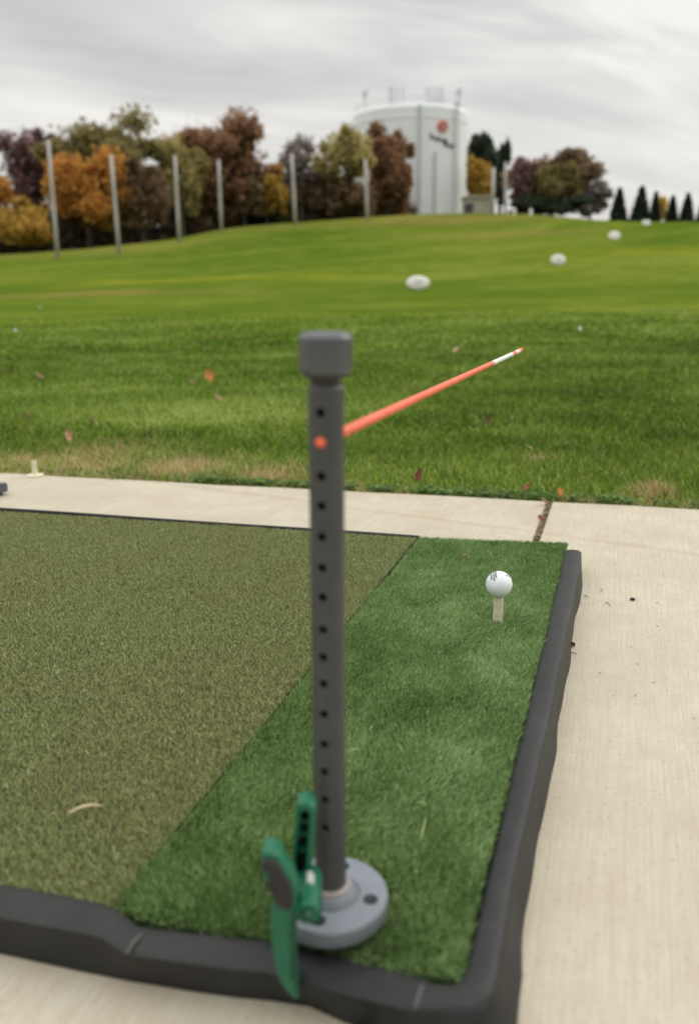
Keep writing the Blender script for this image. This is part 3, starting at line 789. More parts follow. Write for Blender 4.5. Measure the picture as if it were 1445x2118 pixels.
# ------------------------------------------------------------------ lawn near the camera
def lawn(n, y0, y1, hr, wr, seed, margin=.25):
    rg = np.random.default_rng(seed)
    Y = np.sqrt(rg.uniform(y0**2, y1**2, n)) if y0 > 3.2 else rg.uniform(y0, y1, n)
    X = (rg.uniform(-1, 1, n))*(.43*Y+.35+margin)
    return X, Y
pX, pY, pH, pW = [], [], [], []
specs = [(125000, 2.0, 3.3, (.018, .044), (.0018, .0036), 1), (120000, 3.2, 5.2, (.020, .044), (.0028, .0052), 2), (100000, 5.2, 8.5, (.022, .044), (.0045, .008), 3), (100000, 8.5, 19., (.020, .040), (.008, .016), 4)]
rg = np.random.default_rng(77)
for n, y0, y1, hr, wr, sd_ in specs:
    X, Y = lawn(n, y0, y1, hr, wr, sd_)
    pX.append(X); pY.append(Y); pH.append(rg.uniform(*hr, n)); pW.append(rg.uniform(*wr, n))
X = np.concatenate(pX); Y = np.concatenate(pY); H_ = np.concatenate(pH); W_ = np.concatenate(pW)
UU = (X-O0[0])*UV_U[0]+(Y-O0[1])*UV_U[1]; VV = (X-O0[0])*UV_V[0]+(Y-O0[1])*UV_V[1]
(u1, v1_), (u2, v2_) = to_uv(eA), to_uv(eB); EU = u1+(u2-u1)*(VV-v1_)/(v2_-v1_)
du = UU-EU
# blades root just past the slab edge
keep = (du > .004+.010*fbm(VV, VV*0, 18, 4)) & (rg.random(len(X)) < np.clip((18.+1.6*fbm(X, Y*0, .9, 61)-Y)/8., 0, 1))
X, Y, H_, W_, du, VV = [a[keep] for a in (X, Y, H_, W_, du, VV)]
n = len(X)
H_ *= (1+.25*fbm(X, Y, 3.0, 21))*np.where(du < .12, .75+2*np.clip(du, 0, .12), 1)
Zg = ground_z(X, Y)
pos = np.stack([X, Y, Zg], -1)
ang = rg.uniform(0, 2*math.pi, n)
lean = np.stack([np.cos(ang), np.sin(ang)], -1)*(H_*rg.uniform(.15, 1.0, n))[:, None]
over_ = du < .035; lean[over_, 1] -= rg.uniform(0, .028, over_.sum())
drv = np.zeros(n)
wl = at(148, 935)
band = np.exp(-((du-.17)/.13)**2)*np.clip((to_uv(at(560, 1000))[1]-VV)/.6, 0, 1)
drv = np.maximum(drv, band*(.62+.6*fbm(X, Y, 9, 31)))
wedge = np.exp(-((du-.03)/.05)**2)*.6*(fbm(VV, VV*0, 5, 36) > -.2); drv = np.maximum(drv, wedge)
for (x, y, s_, k) in [(1350, 1022, .055, 1.1), (1113, 948, .045, .7), (380, 965, .15, 1.), (560, 985, .13, .9), (200, 940, .2, .6), (1160, 1030, .03, .8)]:
    c_ = at(x, y, .0); drv = np.maximum(drv, k*np.exp(-((X-c_[0])**2+((Y-c_[1])/1.2)**2)/s_**2))
isdry = (rg.random(n) < np.clip(drv, 0, .92)).astype(float)
isdry = np.maximum(isdry, (rg.random(n) < .035)*.9)
tall = at(1350, 1022, 0); nt_ = np.exp(-((X-tall[0])**2+(Y-tall[1])**2)/.05**2); H_ = H_*(1+.9*nt_)
tintfar = .10*np.clip((Y-9)/6, 0, 1)
tint = np.clip(.44+.21*rg.normal(size=n)+.16*fbm(X, Y, 1.4, 41)+.10*fbm(X, Y, 5, 42), 0, 1)
ye = at(430, 850, 0); tint = np.clip(tint+tintfar+.30*np.exp(-((X-ye[0])/.7)**2-((Y-ye[1])/.5)**2), 0, 1)
V, q, lt = blades(pos, H_, W_, lean, rg.uniform(-.9, .9, n))
gmat = blade_mat('lawn_blade', [(0, (.020, .042, .004)), (.3, (.074, .150, .010)), (.52, (.170, .285, .022)), (.78, (.35, .46, .07)), (1, (.62, .68, .28))], .35,
                 [(0, (.26, .18, .07)), (.5, (.56, .43, .20)), (1, (.78, .66, .40))])
g = link('lawn_grass', me_np('lawn', V, q, lt, {'tint': np.repeat(tint, 5), 'dry': np.repeat(isdry, 5)}), gmat)
tag(g, 'green lawn grass along the concrete edge with straw-coloured patches', 'grass', kind='stuff')
# clover and broad weeds along the edge
rg = np.random.default_rng(9); n = 4600
vv = rg.uniform(-1.7, 1.1, n); dd2 = np.abs(rg.normal(0, .030, n))+.003
dens = ((fbm(vv, vv*0, 9, 51) > -.35) & (vv > -1.15)) | (rg.random(n) < .18)
vv, dd2 = vv[dens], dd2[dens]; n = len(vv)
eu = u1+(u2-u1)*(vv-v1_)/(v2_-v1_)+dd2
Px = O0[0]+UV_U[0]*eu+UV_V[0]*vv; Py = O0[1]+UV_U[1]*eu+UV_V[1]*vv
z = rg.uniform(-.008, .016, n); r_ = rg.uniform(.0035, .0085, n)
nx = rg.normal(0, .4, (n, 2)); nrm = np.stack([nx[:, 0], nx[:, 1]-.35, np.ones(n)], -1); nrm /= np.linalg.norm(nrm, axis=1)[:, None]
ta = np.cross(nrm, [0, 1, 0]); ta /= np.linalg.norm(ta, axis=1)[:, None]; tb = np.cross(nrm, ta)
K = 6; Vs = []
for k in range(K):
    a = 2*math.pi*k/K; Vs.append(np.stack([Px, Py, z], -1)+(ta*math.cos(a)+tb*math.sin(a)*.8)*r_[:, None])
V = np.stack(Vs, 1).reshape(-1, 3)
cl = link('clover', me_np('clover', V, np.arange(n*K), np.full(n, K), {'tint': np.repeat(np.clip(rg.normal(.4, .2, n), 0, 1), K)}),
          blade_mat('clover_leaf', [(0, (.025, .06, .008)), (.5, (.075, .155, .016)), (1, (.22, .34, .05))], .25))
tag(cl, 'dark green clover and weeds fringing the concrete edge', 'ground cover', kind='stuff')

# ------------------------------------------------------------------ fallen leaves and litter
def oak_leaf(seed, size):
    rs = random.Random(seed); pts = []
    n = 9
    for i in range(n):      # lobed outline, stem end at 0
        t = i/(n-1); y = t; wv = .42*math.sin(math.pi*min(1, t*.92+.06))**.7
        wv *= (1.0 if i % 2 else .42)*rs.uniform(.8, 1.15)
        pts.append((wv, y+(.04 if i % 2 else 0)))
    poly = [(.015, -.25)]+pts+[(-x*rs.uniform(.85, 1.1), y) for x, y in reversed(pts)]+[(-.015, -.25)]
    curl = rs.uniform(-1.0, 1.6); tw = rs.uniform(-.6, .6)
    bm = bmesh.new()
    spine = [bm.verts.new((0, y, 0)) for y in [-.25]+[p[1] for p in pts]]
    rt = [bm.verts.new((x, y, 0)) for x, y in poly[:n+1]]; lf = [bm.verts.new((x, y, 0)) for x, y in reversed(poly[n+1:])]
    for i in range(n):
        bm.faces.new((spine[i], rt[i], rt[i+1], spine[i+1])); bm.faces.new((spine[i], spine[i+1], lf[i+1], lf[i]))
    for v in bm.verts:
        x, y = v.co.x, v.co.y
        v.co.z = abs(x)*curl*.6+(y-.4)**2*.5*curl+x*y*tw+rs.uniform(-.02, .02)
    bmesh.ops.scale(bm, vec=(size, size, size), verts=bm.verts)
    bmesh.ops.solidify(bm, geom=bm.faces[:], thickness=.0006)
    return bm_me('leaf', bm)
def leaf_mat(name, c):
    m = NT(name); m.col(m.ramp(m.noise(m.coord(), 120, 4, .6), [(.3, tuple(x*.6 for x in c)), (.7, c)])).set(Roughness=.65); return m.m
LM = {'red': leaf_mat('leaf_red_brown', (.22, .05, .025)), 'brown': leaf_mat('leaf_brown', (.22, .12, .06)), 'orange': leaf_mat('leaf_orange', (.55, .22, .03)), 'tan': leaf_mat('leaf_tan', (.55, .34, .19)), 'maroon': leaf_mat('leaf_maroon', (.14, .035, .03))}
LV = [(861, 1003, .060, 'red', 'red-brown lobed leaf standing on the grass edge right of the pipe', 75),
      (1085, 1024, .055, 'red', 'curled red-brown leaf lying where grass meets concrete near the slab joint', 20),
      (95, 792, .13, 'brown', 'brown leaf in the lawn high above the left loose tee', 35), (438, 799, .14, 'orange', 'yellow-orange leaf, brightest on the lawn, left of the pipe cap', 45),
      (458, 842, .08, 'tan', 'small tan leaf on the lawn just below the bright orange leaf', 35), (520, 827, .06, 'maroon', 'tiny dark red leaf on the lawn between the tan leaf and the pipe', 60),
      (64, 877, .07, 'maroon', 'dark red leaf on the lawn above the loose cream tee', 50), (188, 898, .08, 'maroon', 'spiky maroon leaf upright in the green lawn above the straw patch', 80),
      (148, 927, .07, 'tan', 'pale pinkish tan leaf in the straw-coloured grass', 55), (937, 736, .13, 'tan', 'tan leaf far out on the lawn above the orange stick', 30),
      (950, 794, .08, 'brown', 'small brown leaf on the lawn just under the orange stick', 30), (1008, 891, .055, 'maroon', 'dark brown leaf in the lawn below the stick tip', 40),
      (1105, 947, .065, 'tan', 'flat tan leaf beside a dry tuft in the right lawn', 30), (126, 985, .045, 'brown', 'dull brown leaf on the concrete edge right of the loose tee', 20),
      (1160, 1033, .040, 'orange', 'rusty orange leaf tucked in grass beside the straw tuft', 50), (395, 803, .07, 'brown', 'faint brown leaf left of the bright orange leaf', 30),
      (435, 709, .14, 'red', 'reddish leaf farthest out on the lawn left of the pipe cap', 40), (8, 785, .09, 'brown', 'brown leaf at the left frame edge of the lawn', 40)]
for i, (x, y, s_, c_, lb, tilt) in enumerate(LV):
    P = hit(x, y, 2.0) if y < 960 else at(x, y, .0)
    o = link('fallen_leaf', oak_leaf(i*7+3, s_*.62), LM[c_])
    o.location = (P[0], P[1], float(P[2])+(.030 if y < 975 else .012)); o.rotation_euler = (R_(tilt), R_(random.Random(i).uniform(-25, 25)), R_(random.Random(i+50).uniform(-80, 80)))
    tag(o, lb, 'leaf', 'fallen leaves on the lawn')
# joint debris
bm = bmesh.new(); rs = random.Random(4)
ja, jb = to_uv(at(1133, 1041))[0]+.01, to_uv(at(1112, 1125))[0]
for k in range(230):
    u = rs.uniform(jb, ja); v = vj+rs.gauss(0, .0028); p = Vector(uv(u, v, rs.uniform(-.006, .004))); s_ = rs.uniform(.0012, .0035)
    r = bmesh.ops.create_icosphere(bm, subdivisions=1, radius=s_)
    sx_, sy_ = rs.uniform(.5, 2.0), rs.uniform(.5, 2.0)
    for q2 in r['verts']: q2.co = Vector((q2.co.x*sx_, q2.co.y*sy_, q2.co.z*.6))+p
o = link('joint_debris', bm_me('debris', bm), leaf_mat('debris_brown', (.22, .16, .075))); tag(o, 'brown seed and soil litter packed in the concrete joint', 'debris', kind='stuff')
o = link('fallen_leaf', oak_leaf(91, .024), LM['tan']); P = at(1134, 1046, 0); o.location = (P[0], P[1], .006); o.rotation_euler = (R_(15), R_(25), R_(75)); tag(o, 'curled tan leaf wedged at the top of the concrete joint', 'leaf', 'fallen leaves on the lawn')
o = link('fallen_leaf', oak_leaf(92, .022), LM['red']); P = at(1124, 1081, 0); o.location = (P[0], P[1], .006); o.rotation_euler = (R_(35), R_(-25), R_(15)); tag(o, 'crumpled reddish leaf halfway along the concrete joint', 'leaf', 'fallen leaves on the lawn')
# black pellet on the slab
P = at(1307, 1242, 0); bm = bmesh.new(); bmesh.ops.create_icosphere(bm, subdivisions=3, radius=.0046)
for v in bm.verts: v.co = Vector((v.co.x*1.1, v.co.y*.8, v.co.z*.62))*(1+.18*mnoise.noise(v.co*500))+Vector((P[0], P[1], .003))
tag(link('pebble', bm_me('pebble', bm), solid('pebble_black', (.012, .011, .013), .35), smooth=True), 'small black pebble alone on the right-hand concrete', 'pebble')
# twigs and pine needles on the slab, clippings on the mats
def needles(name, items, mat, rad=.0009, label=None, cat=None, group=None, parent=None):
    bm = bmesh.new()
    for (a, b, sag) in items:
        a, b = Vector(a), Vector(b); mdl = (a+b)/2+Vector(sag); tube(bm, [a, (a+mdl)/2+Vector(sag)*.25, mdl, (b+mdl)/2+Vector(sag)*.25, b], [rad*.6, rad, rad, rad*.9, rad*.4], 5)
    return link(name, bm_me(name, bm), mat)
TW = leaf_mat('twig_brown', (.10, .055, .04)); STR = leaf_mat('straw', (.55, .47, .27)); STG = leaf_mat('straw_green', (.42, .45, .20))
for (x0, y0, x1, y1, lb) in [(1176, 1352, 1192, 1353, 'fine brown twig on concrete by the middle of the tray rim'), (1206, 1232, 1216, 1236, 'short brown twig on concrete just right of the rim near the ball'),
                             (1240, 1219, 1246, 1224, 'tiny brown twig on concrete, farther right and nearer the grass'), (1250, 1246, 1262, 1254, 'thin pale brown twig on concrete, left of the black pebble')]:
    a, b = at(x0, y0, .002), at(x1, y1, .0015); tag(needles('twig', [(a, b, (0.001, .002, .0015))], TW, .0007), lb, 'twig', 'twigs on the concrete')
P = at(1183, 1335, .003); bm = bmesh.new()
for k in range(5): 
    r = bmesh.ops.create_icosphere(bm, subdivisions=2, radius=.0022)
    for v in r['verts']: v.co += Vector((P[0]+math.sin(k*2.1)*.0022, P[1]+math.cos(k*2.1)*.003, .003+k*.001))
tag(link('seed_husk', bm_me('husk', bm), LM['maroon'], smooth=True), 'crumpled dark red seed husk on concrete against the tray rim', 'seed husk')
a, b = at(144, 1681, ZM+.003), at(211, 1667, ZM+.003)
tag(needles('straw_blade', [(a, b, (-.0, .0035, .002))], leaf_mat('straw_tan', (.62, .50, .30)), .0019), 'long curved tan straw lying on the near brown mat', 'straw')
P = at(960, 1147, ZM+.003); bm = bmesh.new(); bmesh.ops.create_icosphere(bm, subdivisions=2, radius=.003)
for v in bm.verts: v.co = Vector((v.co.x*1.2, v.co.y, v.co.z*.8))+Vector((P[0], P[1], ZM+.002))
tag(link('seed', bm_me('seed', bm), LM['orange'], smooth=True), 'small orange-brown seed near the far end of the green strip', 'seed')
items = []; rs = random.Random(12)
fixed = [(122, 1384, 119, 1393), (262, 1394, 272, 1397), (339, 1530, 342, 1538), (820, 1538, 832, 1556), (716, 1556, 745, 1548), (1000, 1320, 1014, 1324), (770, 1500, 764, 1510), (860, 1660, 880, 1665), (226, 1124, 218, 1130), (350, 1092, 355, 1096), (440, 1108, 460, 1107), (60, 1246, 58, 1254), (1061, 1298, 1063, 1305), (856, 1800, 860, 1806), (880, 1690, 868, 1740), (330, 1100, 345, 1094)]
for x0, y0, x1, y1 in fixed: items.append((at(x0, y0, ZM+.002), at(x1, y1, ZM+.003), (.001, .001, .001)))
for k in range(48):
    x, y = rs.uniform(0, 640), rs.uniform(1065, 1750); P = at(x, y, ZM+.001)
    if y > 1105+(868-x)*1.18 : continue
    a = rs.uniform(0, 6.28); l = rs.uniform(.003, .009); items.append((P, P+np.array([math.cos(a)*l, math.sin(a)*l, .0015]), (rs.uniform(-.002, .002), .001, .001)))
for k in range(7):
    u, v = rs.uniform(.1, 1.2), rs.uniform(-.28, -.02); P = uv(u, v, ZM+.001); a = rs.uniform(0, 6.28); l = rs.uniform(.003, .009)
    items.append((P, P+np.array([math.cos(a)*l, math.sin(a)*l, .0015]), (rs.uniform(-.002, .002), .001, .001)))
tag(needles('grass_clippings', items, STG, .0006), 'dry grass clippings scattered over the turf mats', 'clippings', kind='stuff')
items = []
for k in range(16):
    x, y = rs.uniform(1190, 1440), rs.uniform(1060, 1500)
    P = at(x, y, .001); a = rs.uniform(0, 6.28); l = rs.uniform(.002, .007); items.append((P, P+np.array([math.cos(a)*l, math.sin(a)*l, .0005]), (0, .0005, .0005)))
tag(needles('fine_litter', items, TW, .0004), 'fine needle litter specks on the right concrete', 'litter', kind='stuff')

# ------------------------------------------------------------------ range targets, balls
TWH = solid('target_white', (.74, .73, .68), .6); TGR = solid('target_grey', (.30, .31, .30), .6)
def target(x, y, wpx, hpx, label, marks):
    P = hit(x, y+hpx*.45); D = P[1]; k = (math.hypot(D, P[0]))/FPX*1.0
    w2, h2 = wpx*k/2, hpx*k/2
    o = empty('yardage_target', (P[0], P[1], float(P[2]))); tag(o, label, 'range target', 'white oval range targets')
    tiltM = Matrix.Translation(Vector((P[0], P[1], float(P[2])+h2*.95))) @ Matrix.Rotation(R_(-18), 4, 'X')
    bm = bmesh.new(); seg = 40; th = .05
    rings = []
    for (r, yy) in ((0, -th*1.3), (.6, -th*1.2), (.9, -th*.8), (1., 0), (1., th)):
        rings.append([bm.verts.new(tiltM @ Vector((w2*r*math.cos(2*math.pi*i/seg), yy, h2*r*math.sin(2*math.pi*i/seg)))) for i in range(seg)] if r else [bm.verts.new(tiltM @ Vector((0, yy, 0)))])
    for i in range(seg):
        j = (i+1) % seg; bm.faces.new((rings[0][0], rings[1][i], rings[1][j]))
        for q2 in range(1, 4): bm.faces.new((rings[q2][i], rings[q2+1][i], rings[q2+1][j], rings[q2][j]))
    bm.faces.new(rings[4])
    link('board', bm_me('board', bm), TWH, o, True)
    for s in (-1, 1):
        bm = bmesh.new(); b0 = tiltM @ Vector((s*w2*.45, th*1.2, 0)); tube(bm, [b0, Vector((b0.x, b0.y+.25, float(ground_z(b0.x, b0.y+.25))-.05))], [.02, .02], 8); link('leg', bm_me('leg', bm), TGR, o)
    if marks:
        for s in (-.16, .16):
            bm = bmesh.new(); seg = 20
            pts = [tiltM @ Vector((w2*(s+.12*math.cos(a)), -th*1.36, -h2*.05+h2*.26*math.sin(a))) for a in np.linspace(0, 2*math.pi, 17)[:-1]]; pts.append(pts[0])
            tube(bm, pts, [w2*.022]*len(pts), 6); link('painted_mark', bm_me('mk', bm), TGR, o)
target(864, 587, 47, 29, 'nearest and largest white oval target, grey mark in its centre', True)
target(1153, 539, 29, 21, 'second white oval target, up the slope right of the nearest', True)
target(1269, 489, 23, 17, 'third white oval target, well up the right-hand slope', False)
target(1335, 462, 17, 11, 'farthest white target on the crest before the conifers', False)
for (x, y, lb) in [(84, 637, 'white range ball on the mown field below the brown strip'), (33, 689, 'white range ball at the far left, nearest on the mown field'), (1198, 687, 'pale range ball on the right of the mown field')]:
    P = hit(x, y); bm = bmesh.new(); bmesh.ops.create_icosphere(bm, subdivisions=3, radius=.0235)
    o = link('range_ball', bm_me('rb', bm), BALLM, smooth=True); o.location = (P[0], P[1], P[2]+.02+(.02 if y > 680 else 0)); tag(o, lb, 'golf ball', 'range balls left on the field')

# ------------------------------------------------------------------ poles
PM = NT('weathered_pole'); PM.col(PM.ramp(PM.noise(PM.coord((4, 4, .4)), 3, 4, .6), [(.3, (.40, .385, .36)), (.7, (.54, .52, .49))])).set(Roughness=.8)
PLS = [(100, 290, 120, 536, 15, 'leftmost tall grey net pole, in front of the maroon and orange trees'), (230, 320, 247, 526, 15, 'second tall net pole from the left, in front of orange leaves'),
       (362, 322, 371, 500, 14, 'third net pole from the left, before the rusty oak'), (452, 330, 458, 474, 13, 'fourth net pole from the left, in the middle of the rusty oak'),
       (603, 318, 611, 465, 14, 'fifth net pole, pale, before the thin bare-branched tree'), (755, 330, 760, 456, 14, 'sixth net pole, pale, just left of the rust tree by the tower'),
       (1045, 335, 1044, 442, 12, 'grey pole right of the beige hut, before the big round tree')]
for (x0, y0, x1, y1, wp, lb) in PLS:
    P = hit(x1, y1); T = aty(x0, y0, P[1]); k = P[1]/FPX
    bm = bmesh.new(); r = wp*k*.25
    tube(bm, [(P[0], P[1], P[2]-.5), ((P[0]*2+T[0])/3, P[1], (P[2]*2+T[2])/3), ((P[0]+T[0]*2)/3, P[1], (P[2]+T[2]*2)/3), (T[0], P[1], T[2])], [r, r*.97, r*.9, r*.8], 14)
    o = link('net_pole', bm_me('pole', bm), PM.m, smooth=True); tag(o, lb, 'pole', 'tall net poles along the range')
P = hit(1020, 441); T = aty(1019, 345, P[1]); bm = bmesh.new(); tube(bm, [(P[0], P[1]+1, P[2]-.5), (P[0], P[1]+1, T[2])], [.28, .22], 12)
tag(link('net_pole', bm_me('pole', bm), PM.m, smooth=True), 'thin dull pole between the beige hut and the grey pole', 'pole', 'tall net poles along the range')
for x, lb in ((1063, 'left one of two small white posts under the big round tree'), (1097, 'right one of two small white posts under the big round tree')):
    P = hit(x, 441); bm = bmesh.new(); r = .22
    o = link('marker_post', lathe([(r, -.3), (r, .55), (r*.8, .72), (r*.35, .80), (0, .81)], 20, (P[0], P[1], P[2])), TWH, smooth=True); tag(o, lb, 'marker post', 'white marker posts')

# ------------------------------------------------------------------ water tower
YT = 158.; RT = 108.5*YT/FPX
ctr = aty(847.5, 300, YT); TX = float(ctr[0])
z0 = float(ground_z(TX, YT-RT))-2
ztop = float(aty(852, 216, YT-RT)[2])
tw = empty('water_tower', (TX, YT, z0)); tag(tw, 'huge pale blue-white cylindrical water tower with red emblem on the hill', 'water tower')
m = NT('tower_paint'); v = m.coord((.5, .5, .08))
m.col(m.ramp(m.noise(v, 1.2, 4, .6), [(.3, (.85, .88, .90)), (.7, (.89, .91, .93))])).set(Roughness=.55)
TWM = m.m
prof = [(RT, z0), (RT, ztop-1.9), (RT+.08, ztop-1.85), (RT+.08, ztop-1.7), (RT, ztop-1.65), (RT, ztop-.25), (RT-.25, ztop+.25), (RT-.9, ztop+.45), (RT*.6, ztop+.9), (RT*.25, ztop+1.1), (0, ztop+1.15)]
me = lathe(prof, 96, (TX, YT, 0)); autosmooth(me, 20); link('tank', me, TWM, tw)
def onT(x, y, off=.03):
    d = ray(x, y); a_ = d[0]**2+d[1]**2; R2 = RT+off
    b_ = -(d[0]*TX+d[1]*YT); c_ = TX**2+YT**2-R2**2; t_ = (-b_-math.sqrt(max(b_*b_-a_*c_, 0)))/a_
    return Vector(CAM+d*t_)
GS = solid('tower_seam_paint', (.56, .60, .62), .6); 
for (x, ya, yb, wd, nm) in [(868, 216, 445, .55, 'riser_pipe'), (900, 312, 445, .42, 'riser_pipe'), (944, 222, 445, .6, 'ladder_cage')]:
    P = onT(x, ya, .35); bm = bmesh.new()
    if nm == 'riser_pipe': tube(bm, [(P.x, P.y, z0), (P.x, P.y, P.z)], [wd*.5]*2, 10)
    else:
        for s in (-.5, .5): tube(bm, [(P.x+s*wd, P.y, z0), (P.x+s*wd, P.y, P.z+1)], [.12]*2, 8)
        zz_ = z0
        while zz_ < P.z+1: tube(bm, [(P.x-.5*wd, P.y, zz_), (P.x+.5*wd, P.y, zz_)], [.07]*2, 6); zz_ += .45
    link(nm, bm_me(nm, bm), GS, tw)
bm = bmesh.new(); seg = 60
for hh in (.5, 1.1):
    pts = [(TX+(RT-.45)*math.cos(2*math.pi*i/seg), YT+(RT-.45)*math.sin(2*math.pi*i/seg), ztop+hh+.3) for i in range(seg+1)]; tube(bm, pts, [.06]*len(pts), 6)
for i in range(seg):
    a = 2*math.pi*i/seg; tube(bm, [(TX+(RT-.45)*math.cos(a), YT+(RT-.45)*math.sin(a), ztop+.2), (TX+(RT-.45)*math.cos(a), YT+(RT-.45)*math.sin(a), ztop+1.4)], [.05]*2, 6)
link('railing', bm_me('railing', bm), TWM, tw)
AG = solid('antenna_grey', (.46, .46, .48), .6)
for (x, y0_, y1_, off, wd) in [(752, 190, 214, -2, .35), (757, 186, 214, -1, .3), (806, 178, 206, -.97*RT, .14), (812, 180, 206, -.97*RT, .12), (822, 182, 206, -.97*RT, .12), (833, 180, 206, -.97*RT, .14),
                               (882, 180, 204, -.97*RT, .14), (889, 179, 204, -.97*RT, .12), (899, 180, 204, -.97*RT, .14), (908, 178, 204, -.97*RT, .14), (915, 181, 204, -.97*RT, .12), (945, 186, 214, -1, .3), (951, 182, 214, -1, .35)]:
    Yp = YT+off*.95 if off > -3 else YT-RT*.9
    a = aty(x, y0_, Yp); b = aty(x, y1_, Yp); bm = bmesh.new()
    tube(bm, [(b[0], Yp, min(b[2], ztop+.3)), (a[0], Yp, a[2])], [.08, .08], 8)
    box_bm(bm, (float(a[0]), Yp, float(a[2]*.75+b[2]*.25)), (wd*1.1, .2, (a[2]-b[2])*.45)); link('antenna', bm_me('antenna', bm), AG, tw)
PK = solid('emblem_red', (.68, .26, .26), .6); DKL = solid('lettering_dark', (.035, .06, .08), .6)
def ribbon(pts, w_, mat, nm, off=.06):
    bm = bmesh.new(); P3 = [onT(x, y, off) for x, y in pts]; tube(bm, P3, [w_]*len(P3), 6); return link(nm, bm_me(nm, bm), mat, tw)
ec = (915, 261)
ribbon([(ec[0]+9.5*math.cos(a), ec[1]+10.5*math.sin(a)) for a in np.linspace(0, 2*math.pi, 25)], .22, PK, 'emblem_ring')
for k in range(5):
    a = 2*math.pi*k/5-math.pi/2; p0 = (ec[0]+2*math.cos(a), ec[1]+2*math.sin(a)); p1 = (ec[0]+6*math.cos(a), ec[1]+6.5*math.sin(a)); ribbon([p0, ((p0[0]+p1[0])/2, (p0[1]+p1[1])/2), p1], .24, PK, 'emblem_petal')
def scribble(x0, y0, x1, y1, n, amp, cap):
    pts = []
    for i in range(n*8+1):
        t = i/(n*8); ph = i/8*2*math.pi; A = amp*(1+.5*math.sin(i*.37)) ; x = x0+(x1-x0)*t+amp*.55*math.sin(ph); y = y0+(y1-y0)*t-A*math.cos(ph)*.9
        if i < 6: y -= cap*(1-i/6)
        pts.append((x, y))
    return pts
ribbon(scribble(888, 283, 926, 294, 6, 3.4, 5), .13, DKL, 'script_lettering'); ribbon(scribble(917, 299, 941, 305, 4, 3.4, 4), .13, DKL, 'script_lettering')

# beige hut
HM = NT('hut_render'); HM.col(HM.ramp(HM.noise(HM.coord(), 1.5, 4), [(.3, (.34, .30, .25)), (.7, (.44, .39, .33))])).set(Roughness=.85)
hp = aty(988, 441, 138.); hz0 = float(ground_z(hp[0], 138))-.5; zt_ = float(aty(988, 409, 138.)[2]); hw = 50*138/FPX
hut = empty('pump_house', (float(hp[0]), 138, hz0)); tag(hut, 'low beige utility hut with flat roof beside the water tower', 'utility hut')
bm = bmesh.new(); box_bm(bm, (hp[0], 139.5, (hz0+zt_)/2), (hw, 4, zt_-hz0)); link('wall', bm_me('w', bm), HM.m, hut)
bm = bmesh.new(); box_bm(bm, (hp[0], 139.5, zt_+.14), (hw+.5, 4.5, .25)); link('roof', bm_me('r', bm), solid('hut_roof', (.48, .44, .38), .8), hut)
bm = bmesh.new(); box_bm(bm, (hp[0]-hw*.38, 137.46, hz0+1.6), (1.3, .06, 2.1)); link('door', bm_me('d', bm), solid('hut_door', (.05, .05, .06), .6), hut)

# ------------------------------------------------------------------ trees
BARK = NT('bark'); BARK.col(BARK.ramp(BARK.noise(BARK.coord((1, 1, .2)), 3, 4, .6), [(.3, (.045, .035, .028)), (.7, (.11, .09, .075))])).set(Roughness=.9)
def leafmat(name, stops):
    m = NT(name); c = m.ramp(m.attr('tint'), stops); m.col(c).set(Roughness=.7, Specular_IOR_Level=.15)
    t = m.new('ShaderNodeBsdfTranslucent'); m.l.new(c, t.inputs[0]); mx = m.new('ShaderNodeMixShader'); mx.inputs[0].default_value = .42
    m.l.new(m.b.outputs[0], mx.inputs[1]); m.l.new(t.outputs[0], mx.inputs[2]); m.l.new(mx.outputs[0], m.out.inputs[0]); return m.m
PAL = {
 'maroon': [(0, (.06, .028, .026)), (.5, (.145, .07, .066)), (1, (.27, .15, .13))],
 'olive': [(0, (.06, .05, .008)), (.5, (.16, .13, .02)), (1, (.28, .22, .05))],
 'orange': [(0, (.14, .055, .006)), (.5, (.42, .18, .012)), (1, (.62, .32, .025))],
 'gold': [(0, (.13, .075, .008)), (.5, (.36, .21, .015)), (1, (.55, .37, .04))],
 'rust': [(0, (.06, .026, .010)), (.5, (.19, .085, .026)), (1, (.33, .16, .055))],
 'brown': [(0, (.05, .028, .012)), (.5, (.13, .075, .028)), (1, (.23, .14, .055))],
 'grey': [(0, (.08, .065, .055)), (.5, (.17, .14, .12)), (1, (.27, .23, .19))],
 'yolive': [(0, (.10, .085, .015)), (.5, (.27, .22, .04)), (1, (.42, .36, .10))],
 'dark': [(0, (.012, .022, .010)), (.5, (.028, .048, .020)), (1, (.06, .085, .035))],
 'conifer': [(0, (.008, .018, .012)), (.5, (.018, .036, .022)), (1, (.045, .07, .045))],
 'yellow': [(0, (.25, .15, .02)), (.5, (.55, .36, .04)), (1, (.70, .52, .10))],
 'woods': [(0, (.03, .022, .012)), (.5, (.085, .055, .026)), (1, (.20, .11, .03))]}
PALM = {k: leafmat('foliage_'+k, [(p, tuple(min(.8, (x*.70+.30*sum(c)/3 if k not in ('orange', 'gold', 'yellow') else x*.72+.12*sum(c)/3+.002)*(1.95 if k not in ('dark', 'conifer') else 1.35)+.008) for x in c)) for p, c in v]) for k, v in PAL.items()}
def leafcloud(P, size, rg, tint):
    n = len(P)
    nr_ = rg.normal(size=(n, 3)); nr_ /= np.linalg.norm(nr_, axis=1)[:, None]
    ta = np.cross(nr_, rg.normal(size=(n, 3))); ta /= np.linalg.norm(ta, axis=1)[:, None]; tb = np.cross(nr_, ta)
    s = (size*rg.uniform(.6, 1.3, n))[:, None]
    V = np.stack([P-ta*s-tb*s*.6, P+ta*s*.8-tb*s*.7, P+ta*s+tb*s*.7, P-ta*s*.7+tb*s*.8], 1).reshape(-1, 3)
    return V, np.arange(4*n), np.full(n, 4), np.repeat(tint, 4)
